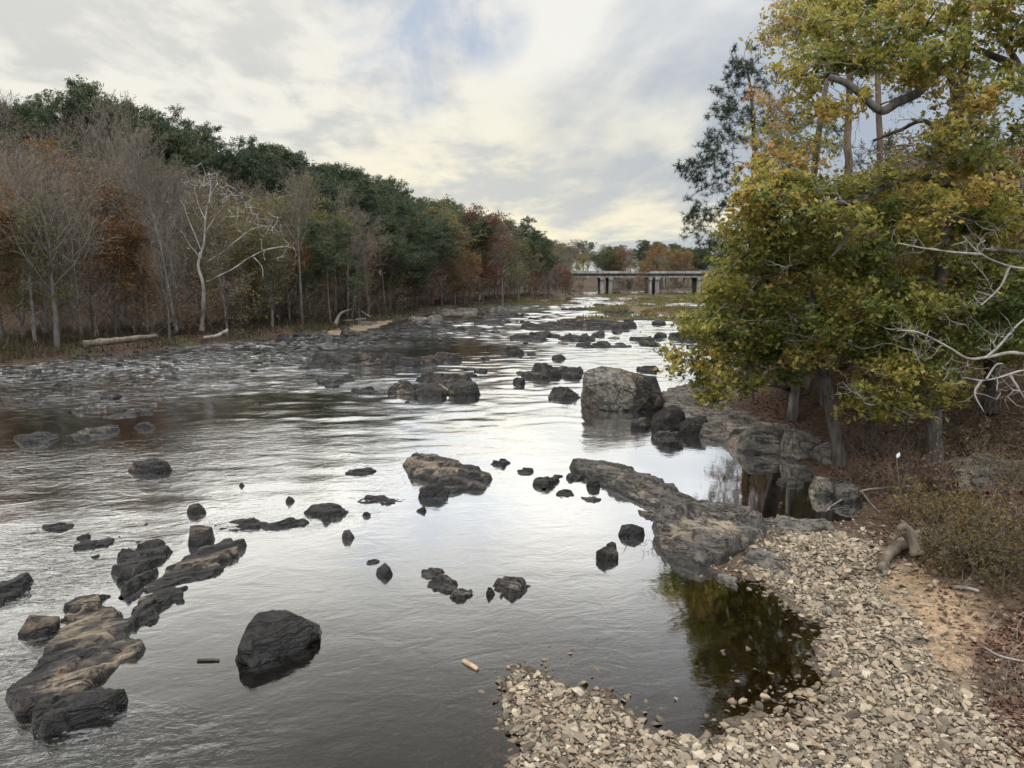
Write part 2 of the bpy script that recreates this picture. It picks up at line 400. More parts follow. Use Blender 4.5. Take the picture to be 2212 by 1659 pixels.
M['concrete_dark'] = concrete('weathered_concrete', (.06, .056, .052), (.13, .12, .11))
M['sand'] = concrete('tan_sand', (.17, .125, .08), (.25, .19, .13))
M['plastic'] = concrete('white_plastic', (.70, .71, .72), (.80, .80, .80))
M['asphalt'] = concrete('asphalt', (.04, .04, .04), (.06, .06, .06))

# ------------------------------------------------------------------ river plan
LEFT = [(0, 790), (90, 779), (180, 768), (300, 759), (400, 748), (480, 740), (560, 732), (640, 724), (705, 716), (770, 708), (820, 698), (880, 688), (940, 676), (1010, 668), (1075, 658), (1140, 651), (1190, 646), (1240, 641)]
RIGHT = [(1700, 634.5), (1640, 640), (1600, 650), (1572, 668), (1560, 700), (1572, 735), (1600, 790), (1575, 812), (1440, 838), (1415, 905), (1500, 938), (1560, 952), (1620, 963), (1700, 988), (1760, 1022), (1830, 1052), (1872, 1082), (1850, 1112), (1760, 1128), (1660, 1118), (1560, 1100), (1490, 1095),
         (1420, 1105), (1400, 1160), (1430, 1195), (1500, 1222), (1580, 1240), (1650, 1262), (1705, 1300), (1748, 1352), (1768, 1410), (1758, 1480), (1720, 1555), (1650, 1595), (1580, 1615), (1500, 1605), (1420, 1583), (1350, 1535), (1290, 1502), (1200, 1462), (1128, 1446), (1104, 1475), (1090, 1560), (1068, 1659)]
RIVER = [(-60, -60), (-52, 10), (-44, 38)] + [tuple(G(*p)[:2]) for p in LEFT] + [(27, 330), (70, 420), (130, 520), (190, 520), (130, 400)] + [tuple(G(*p)[:2]) for p in RIGHT] + [(-.2, 7.2), (-.3, 3), (-.5, -60)]
LB = np.array(RIVER[:21] + [(27, 330), (70, 420), (130, 520)])
def poly_d(P, line):
    best = np.full(P.shape[:-1], 1e18)
    for a, b in zip(line[:-1], line[1:]):
        e = b-a; t = np.clip(((P-a)@e)/(e@e), 0, 1); q = P-a-t[..., None]*e; best = np.minimum(best, (q*q).sum(-1))
    return np.sqrt(best)
ISL = [(1395, 668, 12, 13, .45), (1450, 652, 15, 17, .5), (1500, 676, 13, 9, .5), (1335, 676, 5, 5, .3), (1420, 641, 30, 14, .5), (1185, 656, 9, 12, .25), (1380, 690, 9, 5, .3), (1540, 700, 5, 10, .6)]
def island_h(x, y):
    r = np.full(np.shape(x), -9.0)
    for px, py, rx, ry, h in ISL:
        c = G(px, py); q = np.sqrt(((x-c[0])/rx)**2 + ((y-c[1])/ry)**2)
        q = q + .35*vnoise(np.stack([x/3, y/4, np.zeros_like(x)], -1), 5)
        r = np.maximum(r, h*1.3*(1-q*q)*1.0)
    return r
def hill(x, y, s):
    A = np.interp(y, [30, 120, 170, 215, 262, 330, 420], [21, 20, 13.5, 6, 3, 4, 6])
    R = np.interp(y, [30, 120, 170, 215, 262, 330], [125, 112, 92, 62, 45, 60])
    return A*sm(s, 9, R) 
def terrain(x, y):
    x, y = np.broadcast_arrays(np.asarray(x, float), np.asarray(y, float))
    P = np.stack([x, y], -1); sd = poly_sd(P, RIVER); n3 = np.stack([x, y, np.zeros_like(x)], -1)
    sd = sd + .22*fbm(n3*1.1, 19, 4)*sm(y, 40, 28)*sm(x, -3, 0) + .10*sm(y, 30, 20)*sm(x, -1, 1)
    out = -sd
    dl = poly_d(P, LB)
    leftside = (sd < 0) & (x < np.interp(y, [-60, 60, 150, 250, 330, 520, 700], [-20, -5, 10, 40, 70, 200, 320]))
    bed = -np.minimum(1.3, .015 + (.16-.10*sm(y, 26, 20)*sm(x, -2, 1))*np.maximum(sd, 0)) + .05*fbm(n3*.9, 2, 3)
    lz = .05 + .75*sm(out, 0, 2.5) + .03*np.minimum(out, 30) + hill(x, y, dl) + .25*fbm(n3*.25, 4, 3)*sm(out, .5, 6)
    right_far = sm(y, 26, 45)
    rise = 1.7*sm(out, 2.2, 9) + .05*np.clip(out-5, 0, 60)
    rz = .02 + .05*np.minimum(out, 4) + (1-.0*right_far)*rise*sm(x, 4.5, 9.0) + .07*fbm(n3*.7, 6, 3)*sm(out, .2, 2) + .5*sm(out, 2, 8)*right_far
    z = np.where(sd >= 0, bed, np.where(leftside, lz, rz))
    far = np.hypot(x, y)
    z = np.where(far > 700, np.maximum(z, 2.5), z)
    z = np.maximum(z, np.where(sd >= 0, island_h(x, y), -9))
    return z
def axis(parts):
    a = []
    for lo, hi, st in parts: a.append(np.arange(lo, hi, st))
    return np.concatenate(a + [[parts[-1][1]]])
GRAVEL_PX = [(1040, 1800), (1060, 1659), (1085, 1540), (1105, 1460), (1130, 1440), (1210, 1455), (1300, 1495), (1360, 1530), (1420, 1580), (1490, 1596), (1555, 1572), (1600, 1535), (1690, 1510), (1755, 1470), (1770, 1400), (1748, 1340), (1690, 1280), (1620, 1225), (1650, 1165), (1740, 1130), (1830, 1140), (1890, 1195), (1915, 1260), (1990, 1360), (2070, 1450), (2140, 1520), (2200, 1600), (2290, 1800)]
GRAVEL = [tuple(G(px, py, .12)[:2]) for px, py in GRAVEL_PX]
SAND = [tuple(G(px, py, .35)[:2]) for px, py in [(1880, 1215), (1960, 1200), (2060, 1250), (2130, 1330), (2150, 1440), (2080, 1460), (1980, 1370), (1910, 1290)]]
def build_terrain():
    xs = axis([(-3000, -700, 330), (-700, -220, 40), (-220, -60, 4), (-60, -6, 1.2), (-6, 17, .2), (17, 60, 1.0), (60, 200, 5), (200, 700, 40), (700, 3000, 330)])
    ys = axis([(-600, -60, 90), (-60, 4, 6), (4, 32, .2), (32, 90, .8), (90, 270, 2.0), (270, 560, 8), (560, 1000, 40), (1000, 5000, 400)])
    X, Y = np.meshgrid(xs, ys); Z = terrain(X, Y); h, w = X.shape
    V = np.stack([X, Y, Z], -1).reshape(-1, 3)
    i = np.arange(h-1)[:, None]*w + np.arange(w-1)[None]; F = np.stack([i, i+1, i+w+1, i+w], -1).reshape(-1, 4)
    mb = MB(); mb.add(V, F); o = mb.obj('ground', M['ground'], None, True); tag(o, kind='structure')
    P = np.stack([X, Y], -1).reshape(-1, 2); z = Z.ravel(); x, y = P.T
    sd = poly_sd(P, RIVER); n3 = np.stack([x, y, 0*x], -1); nn = fbm(n3*.35, 9, 4)
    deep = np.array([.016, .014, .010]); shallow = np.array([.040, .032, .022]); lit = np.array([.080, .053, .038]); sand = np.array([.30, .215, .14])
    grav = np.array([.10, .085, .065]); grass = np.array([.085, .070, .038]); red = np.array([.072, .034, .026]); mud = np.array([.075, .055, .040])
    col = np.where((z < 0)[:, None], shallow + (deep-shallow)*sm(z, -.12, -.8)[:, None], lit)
    k = sm(nn, -.1, .5)[:, None]*(z > .05)[:, None]; col = col*(1-.5*k) + .5*k*np.array([.085, .07, .042])
    leftbank = (x < 0) & (y > 40) & (z > 0)
    kk = (leftbank*sm(-sd, 14, 4)*sm(nn, -.5, .3))[:, None]*.7; col = col*(1-kk) + kk*np.array([.062, .066, .028])
    isl = (sd > 0) & (z > 0); kk = (isl*sm(z, .02, .2))[:, None]; col = col*(1-kk) + kk*(grass+(np.array([.12, .08, .05])-grass)*sm(nn, -.2, .4)[:, None])
    near = (y < 45) & (x > -2)
    gd = poly_sd(P, GRAVEL); kk = (near*sm(gd, -.5, .2)*(z > -.05))[:, None]; col = col*(1-kk) + kk*grav
    kk = (near*sm(poly_sd(P, SAND)+.3*nn, -.35, .3))[:, None]; col = col*(1-kk) + kk*sand
    R = poly_sd(P, [tuple(G(a, b, .6)[:2]) for a, b in [(2060, 1330), (2212, 1300), (2350, 1500), (2300, 1750), (2180, 1560), (2130, 1450)]])
    kk = (near*sm(R+.4*nn, -.2, .5))[:, None]; col = col*(1-kk) + kk*red
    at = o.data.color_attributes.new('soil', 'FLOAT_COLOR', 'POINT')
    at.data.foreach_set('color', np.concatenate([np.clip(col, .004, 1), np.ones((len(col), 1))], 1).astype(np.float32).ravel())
build_terrain()
# px, py, radius-x m, radius-y m, roughness, foam
RIFFLES = [(120, 800, 16, 9, 1.0, .75), (330, 790, 14, 7, 1.1, .9), (520, 770, 10, 6, 1.0, .8), (160, 860, 9, 5, .9, .35), (420, 830, 9, 5, .9, .5), (600, 800, 6, 5, 1.0, .6), (730, 830, 6, 4, .9, .3),
           (560, 745, 14, 6, .9, .9), (700, 725, 12, 8, .6, .5), (960, 720, 14, 10, .5, .5), (1040, 700, 14, 14, .5, .5), (1120, 740, 6, 5, .5, .2), (1150, 665, 16, 20, .5, .7), (60, 1250, 2.2, 2.6, .9, .22), (160, 1240, 1.4, 1.6, .9, .3), (60, 1420, 1.2, 1.6, .9, .1), (180, 1610, 2.2, .9, 1.1, .12),
           (40, 1180, 4, 2, .7, .2), (560, 1130, 3, 1.2, .5, .25), (740, 1110, 2, 1, .4, .25), (1150, 1030, 2, 1, .3, .15), (1120, 860, 4, 3, .4, .1), (900, 880, 5, 3, .5, .05), (1300, 730, 10, 8, .35, .25), (1400, 745, 9, 8, .3, .2), (300, 1000, 7, 3.5, .65, .05), (60, 1000, 6, 3.5, .6, .03), (560, 940, 6, 4, .55, .0)]
def build_water():
    def sheet(xs, ys):
        X, Y = np.meshgrid(xs, ys); h, w = X.shape; i = np.arange(h-1)[:, None]*w + np.arange(w-1)[None]
        return X, Y, np.stack([i, i+1, i+w+1, i+w], -1).reshape(-1, 4)
    xs = axis([(-80, -48, 2.0), (-48, 12, .28), (12, 40, .5), (40, 230, 6)])
    ys = axis([(-60, 4, 4), (4, 110, .26), (110, 200, .5), (200, 330, .8), (330, 560, 12)])
    X, Y, F = sheet(xs, ys); P = np.stack([X, Y], -1); sd = poly_sd(P, RIVER)
    r = .062 + .045*sm(Y, 13, 24); r = r*(1-.85*sm(X, 1.8, 4)*sm(Y, 30, 24))
    f = np.zeros(X.shape); g2 = np.zeros(X.shape)
    for px, py, rx, ry, a, b in RIFFLES:
        c = G(px, py); g = np.exp(-(((X-c[0])/rx)**2 + ((Y-c[1])/ry)**2)*1.2)
        g2 = np.maximum(g2, a*g); f = np.maximum(f, b*g)
    calm = np.zeros(X.shape)
    for px, py, rx, ry in ((960, 756, 11, 9), (860, 742, 7, 6), (780, 722, 6, 5), (1450, 1000, 5, 5), (1700, 1060, 4, 4), (60, 880, 12, 4), (330, 880, 9, 3.5), (120, 975, 13, 5), (380, 935, 8, 3.5)):
        c = G(px, py); calm = np.maximum(calm, np.exp(-(((X-c[0])/rx)**2 + ((Y-c[1])/ry)**2)*1.2))
    r = np.maximum(r, .5*g2)*(1-.7*sm(Y, 40, 120))
    # waves of the current, in metres of slope
    slope = (.010 + .10*sm(Y, 17, 34) + .07*sm(Y, 40, 75))*(1-.6*sm(X, 3.2, 6)*sm(Y, 30, 24)) + .10*g2
    slope = slope*(1-.88*calm)*sm(sd, 0, 1.0)
    n3 = np.stack([X+.4*Y*0, Y, 0*X], -1); wr = .5*np.stack([vnoise(n3*.5, 3), vnoise(n3*.5, 4), 0*X], -1); q = n3+wr
    big = sm(Y, 60, 140)
    Z = slope*(.16*vnoise(q*np.array([.75, 1.3, 1]), 61) + .09*vnoise(q*np.array([1.4, 2.4, 1]), 62)*(1-.6*big) + big*.5*vnoise(q*np.array([.35, .55, 1]), 63))*1.6
    V = np.stack([X, Y, Z], -1).reshape(-1, 3)
    keep = (sd.ravel()[F] > -4).any(1); mb = MB(); mb.add(V, F[keep]); o = mb.obj('river', M['water'], None, True); tag(o, kind='structure')
    for nm, a in (('rough', r), ('foam', f)):
        at = o.data.attributes.new(nm, 'FLOAT', 'POINT'); at.data.foreach_set('value', a.ravel().astype(np.float32))
build_water()
# ------------------------------------------------------------------ rocks
import bmesh
_ico = {}
def ico(sub):
    if sub not in _ico:
        bm = bmesh.new(); bmesh.ops.create_icosphere(bm, subdivisions=sub, radius=1)
        bm.verts.ensure_lookup_table(); V = np.array([v.co[:] for v in bm.verts]); F = np.array([[v.index for v in f.verts] for f in bm.faces]); bm.free()
        _ico[sub] = (V/np.linalg.norm(V, axis=1, keepdims=True), F)
    return _ico[sub]
def hull_mesh(pts, levels):
    bm = bmesh.new(); vs = [bm.verts.new(p) for p in pts]; r = bmesh.ops.convex_hull(bm, input=vs)
    bad = [g for g in set(r['geom_interior']+r['geom_unused']) if isinstance(g, bmesh.types.BMVert)]
    if bad: bmesh.ops.delete(bm, geom=bad, context='VERTS')
    bmesh.ops.triangulate(bm, faces=bm.faces[:])
    for _ in range(levels): bmesh.ops.subdivide_edges(bm, edges=bm.edges[:], cuts=1, use_grid_fill=True)
    bmesh.ops.triangulate(bm, faces=bm.faces[:]); bmesh.ops.recalc_face_normals(bm, faces=bm.faces[:]); bm.verts.index_update(); bm.normal_update()
    V = np.array([v.co[:] for v in bm.verts]); N = np.array([v.normal[:] for v in bm.verts]); F = np.array([[v.index for v in f.verts] for f in bm.faces]); bm.free()
    return V, N, F
def weather(V, N, scale, rough, seed):
    P = V/scale
    k = fbm(P*2.2, seed, 5, .55)*.8 - 1.5*(np.clip(1-np.abs(fbm(P*np.array([1.7, 2.4, 3.0])+seed*1.7, seed+6, 3, .5))*2.2, 0, 1))**3
    return V + N*(k*rough*scale)[:, None]
def boulder_shape(size, seed, sub=4, npl=12, sink=.3, planes=None, rough=.03):
    rng = np.random.default_rng(seed); w, d, h = size
    n = npl+4; D = rng.normal(0, 1, (n, 3)); D /= np.linalg.norm(D, axis=1, keepdims=True); D[:, 2] = np.where(D[:, 2] < -.3, -D[:, 2], D[:, 2])
    D *= rng.uniform(.72, 1.0, n)[:, None]; foot = np.array([(math.cos(a)*.95, math.sin(a)*.95, -.75) for a in rng.uniform(0, 6.28) + np.arange(6)*1.05+rng.uniform(-.25, .25, 6)])
    V, N, F = hull_mesh(np.vstack([D, foot]) if sink > 0 else np.vstack([D, -D[:5]*.9]), max(0, sub-1) if sub > 2 else 0)
    if sub > 2: V = weather(V, N, .7, rough, seed)
    lo, hi = V.min(0), V.max(0); V = (V-lo)/(hi-lo)
    return np.stack([(V[:, 0]-.5)*w, (V[:, 1]-.5)*d, V[:, 2]*(h+sink)-sink], 1), F
def hull_rock(name, px, seed, mat, label, back=(), rough=.03, levels=5, cat='boulder'):
    """a block given by its corners: (px, py, metres behind its nearest foot; None for the foot itself), plus corners behind it in metres"""
    Y0 = min(G(x, y)[1] for x, y, z in px if z is None); P = np.array([G(x, y, -.06) if z is None else W(x, y, Y0+z) for x, y, z in px]); P = np.vstack([P] + [[P[i] + np.array(o)] for i, o in back]) if back else P
    c = P.mean(0); c[2] = 0; V, N, F = hull_mesh(P-c, levels); sc = float(np.ptp(P[:, 0]))*.5
    V = weather(V, N, sc, rough, seed); mb = MB(); mb.add(V, F); o = mb.obj(name, M[mat], None, True, 24); o.location = c; tag(o, label, cat); return o
def boulder(name, x, y, z0, size, rot, seed, mat, label, cat='boulder', group=None, sub=4, planes=None, npl=12, sink=.3, rough=.03):
    V, F = boulder_shape(size, seed, sub, npl, sink, planes, rough)
    mb = MB(); mb.add(V, F); o = mb.obj(name, M[mat], None, True, 22); o.location = (x, y, z0); o.rotation_euler = (0, 0, rot)
    tag(o, label, cat, group); return o
def slab_shape(poly, H, strike, seed, res=90, block=.55, sag=.35, tilt=(0, 0), rag=1.0, bx=2.6, groove=0, broken=0.0, dip=1, base=.30):
    """a fractured, bedded rock mass whose waterline is poly: overlapping tilted wedges along the strike, each with a dip slope and a scarp"""
    rng = np.random.default_rng(seed); poly = np.asarray(poly, float)
    lo, hi = poly.min(0)-.2, poly.max(0)+.2; ext = hi-lo; st = max(ext)/res
    xs = np.arange(lo[0], hi[0]+st, st); ys = np.arange(lo[1], hi[1]+st, st); X, Y = np.meshgrid(xs, ys)
    P = np.stack([X, Y], -1); n3 = np.stack([X, Y, 0*X], -1); sd0 = poly_sd(P, poly); size = min(ext)
    sd = sd0 + rag*min(.10*size, .22)*fbm(n3*(2.6/size), seed, 3, .5)
    c, s = math.cos(strike), math.sin(strike); wp = .16*block
    wx, wy = wp*fbm(n3/block*1.1, seed+5, 3), wp*fbm(n3/block*1.1, seed+6, 3)
    U, Vv = (X+wx)*c + (Y+wy)*s, -(X+wx)*s + (Y+wy)*c
    cx, cyy = poly.mean(0); L2 = max(ext)/2
    area = .5*abs(np.sum(poly[:, 0]*np.roll(poly[:, 1], -1)-poly[:, 1]*np.roll(poly[:, 0], -1)))
    n = int(np.clip(area/(block*block*bx)*2.4, 8, 90)); cand = rng.uniform(lo, hi, (n*12, 2)); cand = cand[poly_sd(cand, poly) > .04*size][:n]
    Z = np.full(X.shape, -9.0)
    for k, (px, py) in enumerate(cand):
        u0, v0 = px*c+py*s, -px*s+py*c; tr = tilt[0]*((px-cx)*c+(py-cyy)*s)/L2 + tilt[1]*(-(px-cx)*s+(py-cyy)*c)/L2
        h = H*(rng.uniform(.30, .95) if k else 1.0)*max(.15, 1+tr); a = rng.normal(0, .16); uu = (U-u0)*math.cos(a)+(Vv-v0)*math.sin(a); vv = -(U-u0)*math.sin(a)+(Vv-v0)*math.cos(a)
        l = block*bx*rng.uniform(.3, .75); w = block*rng.uniform(.3, .8); sk = rng.normal(0, .35)
        d = vv*dip + sk*uu
        z = np.minimum(h*(1 + rng.normal(0, .10)*uu/l) - rng.uniform(.06, .30)*(d+w*.5), h + rng.uniform(1.4, 3.5)*(d+w*.5))
        z = np.minimum(z, h + rng.uniform(.8, 3.0)*(l-uu*1)); z = np.minimum(z, h + rng.uniform(.8, 3.0)*(l+uu))
        z = np.minimum(z, h - rng.uniform(.25, 1.2)*(d-w*.8))
        Z = np.maximum(Z, z)
    Z = np.maximum(Z, base*H*(.8+.5*vnoise(n3*2.0/block, seed+3)))
    if broken: Z = Z - broken*H*sm(fbm(np.stack([U, Vv, 0*U], -1)*(2.2/size), seed+31, 3, .5), -.1, .7)
    Z = Z + .05*min(H, .5)*fbm(n3*(5/block), seed+9, 4, .6) + .05*min(H, .4)*(.5-np.abs(fbm(np.stack([U*1.5, Vv*5, 0*U], -1)/block, seed+11, 3, .55)))
    Z = np.minimum(Z, sd*2.6+.015); Z = np.maximum(Z, -.4)
    h, w = X.shape; V = np.stack([X, Y, Z], -1).reshape(-1, 3)
    i = np.arange(h-1)[:, None]*w + np.arange(w-1)[None]; F = np.stack([i, i+1, i+w+1, i+w], -1).reshape(-1, 4)
    F = F[(V[:, 2][F] > -.395).any(1)]
    return V, F
def slab(name, poly, H, strike, seed, mat, label, cat='rock', group=None, z0=0.0, **kw):
    V, F = slab_shape(poly, H, math.radians(strike), seed, **kw)
    c = V[F.ravel()].mean(0); c[2] = 0; mb = MB(); mb.add(V-c, F); o = mb.obj(name, M[mat], None, True, 30); o.location = (c[0], c[1], z0)
    tag(o, label, cat, group); return o
def pxslab(name, px, zr, *a, **kw): return slab(name, [G(x, y, zr)[:2] for x, y in px], *a, **kw)
def box_dims(x0, x1, y0, y1, hf):
    g = G((x0+x1)/2, y1); dep = math.hypot(g[1], CAMZ)*math.cos(math.atan2(CAMZ, g[1])-PITCH)
    k = FPX/dep; phi = math.atan2(CAMZ, g[1]); w = (x1-x0)/k; vis = (y1-y0)/k
    H = vis*hf; D = (vis-H*math.cos(phi))/math.sin(phi); D = min(max(D, .35*w, .5*H), max(1.3*w, .8))
    return g, w, D, H
def brock(x0, x1, y0, y1, seed, mat, label, hf=.8, rot=None, group=None, sub=4, name='boulder', cat='boulder', **kw):
    g, w, D, H = box_dims(x0, x1, y0, y1, hf); D = min(D, 1.1*w)
    r = 0 if rot is None else rot
    return boulder(name, g[0], g[1]+D/2, 0, (w, D, H), r, seed, mat, label, cat, group, sub=sub, **kw)
def frock(x0, x1, y0, y1, seed, mat, label, hf=.6, group=None, res=60, strike=15, name='rock_outcrop', cat='rock', block=None, **kw):
    g, w, D, H = box_dims(x0, x1, y0, y1, hf)
    rng = np.random.default_rng(seed); th = np.linspace(0, 2*PI, 18, endpoint=False)
    q = 1+rng.uniform(-.28, .12, 18); sk = rng.uniform(-.3, .3)
    px = np.cos(th)*w/2*q; py = np.sin(th)*D/2*q
    poly = np.stack([g[0]+px+sk*py, g[1]+D/2+py], 1)
    return slab(name, poly, H*1.25, strike, seed, mat, label, cat, group, res=res, block=block or max(.2, min(w, D)*.30), rag=1.2, broken=.75 if (x1-x0) > 60 else .3, **kw)

# big boulder standing alone in the foreground water
hull_rock('boulder', [(506, 1432, None), (548, 1452, None), (640, 1418, None), (692, 1386, None), (691, 1370, 1.0), (664, 1342, .95), (640, 1328, .95), (590, 1318, .85), (556, 1322, .72), (534, 1352, .42), (513, 1398, .25)], 3, 'rock_dark',
          'large lone black boulder with a tan patch on top in the smooth foreground water', [(0, (.05, .7, -.1)), (3, (-.1, .75, -.1)), (7, (.1, .35, -.15)), (6, (.05, .3, -.2))], .028, 5)
# the layered slabs of the lower left
pxslab('rock_slab', [(25, 1478), (70, 1405), (125, 1352), (170, 1312), (215, 1288), (262, 1300), (292, 1330), (275, 1370), (250, 1415), (220, 1470), (190, 1508), (140, 1540), (72, 1568), (48, 1525)], .09, .23, 42, 11, 'rock_tan',
       'largest dark slab with tan bare patches at the lower left corner', res=190, block=.5, tilt=(-.2, .1), base=.35, rag=1.9)
pxslab('rock_slab', [(72, 1568), (130, 1520), (200, 1500), (262, 1505), (235, 1530), (170, 1548), (110, 1575)], .08, .24, 25, 12, 'rock_dark', 'narrow black slab at the foot of the largest tan patched slab', res=90, rag=1.7, block=.3)
pxslab('rock_slab', [(262, 1342), (290, 1318), (320, 1290), (360, 1268), (404, 1263), (385, 1292), (340, 1312), (325, 1335), (292, 1348)], .06, .16, 40, 13, 'rock_tan', 'thin tan slab pointing away from the right edge of the largest slab', res=90, rag=1.7, block=.3)
pxslab('rock_slab', [(132, 1336), (150, 1305), (190, 1285), (235, 1282), (200, 1305), (160, 1328)], .06, .16, 40, 14, 'rock_tan', 'small brown slab behind the largest slab beside a strip of still water', res=70, rag=1.7, block=.3)
pxslab('rock_slab', [(222, 1268), (245, 1225), (285, 1190), (330, 1168), (372, 1182), (345, 1205), (320, 1240), (275, 1270), (268, 1250)], .12, .30, 40, 15, 'rock_dark', 'dark slab with brown dry weeds growing along its foot', res=110, rag=1.7, block=.4)
pxslab('rock_slab', [(322, 1266), (360, 1238), (400, 1205), (440, 1178), (490, 1160), (537, 1172), (515, 1195), (470, 1225), (410, 1245), (350, 1262)], .08, .20, 40, 16, 'rock_tan', 'flat tan slab split by one long black crack', res=110, rag=1.7, block=.6, bx=3)
boulder('boulder', *G(435, 1172)[:2], 0, (.72, .6, .42), .5, 21, 'rock_dark', 'black boulder perched at the upper end of the cracked tan slab')
boulder('boulder', *G(86, 1365)[:2], 0, (.62, .5, .3), .3, 22, 'rock_dark', 'black block at the left rim of the largest slab')
pxslab('rock_slab', [(-20, 1292), (10, 1262), (40, 1235), (75, 1230), (70, 1245), (40, 1275), (0, 1296)], .08, .22, 40, 17, 'rock_dark', 'grey streaked slab cut off by the left edge of the photo', res=70, rag=1.7, block=.4)
pxslab('rock_slab', [(252, 1292), (275, 1262), (318, 1238), (338, 1228), (325, 1252), (300, 1274), (275, 1290)], .05, .22, 42, 18, 'rock_dark', 'dark wedge of rock between the weedy slab and the cracked tan slab', res=70, rag=1.7, block=.3)
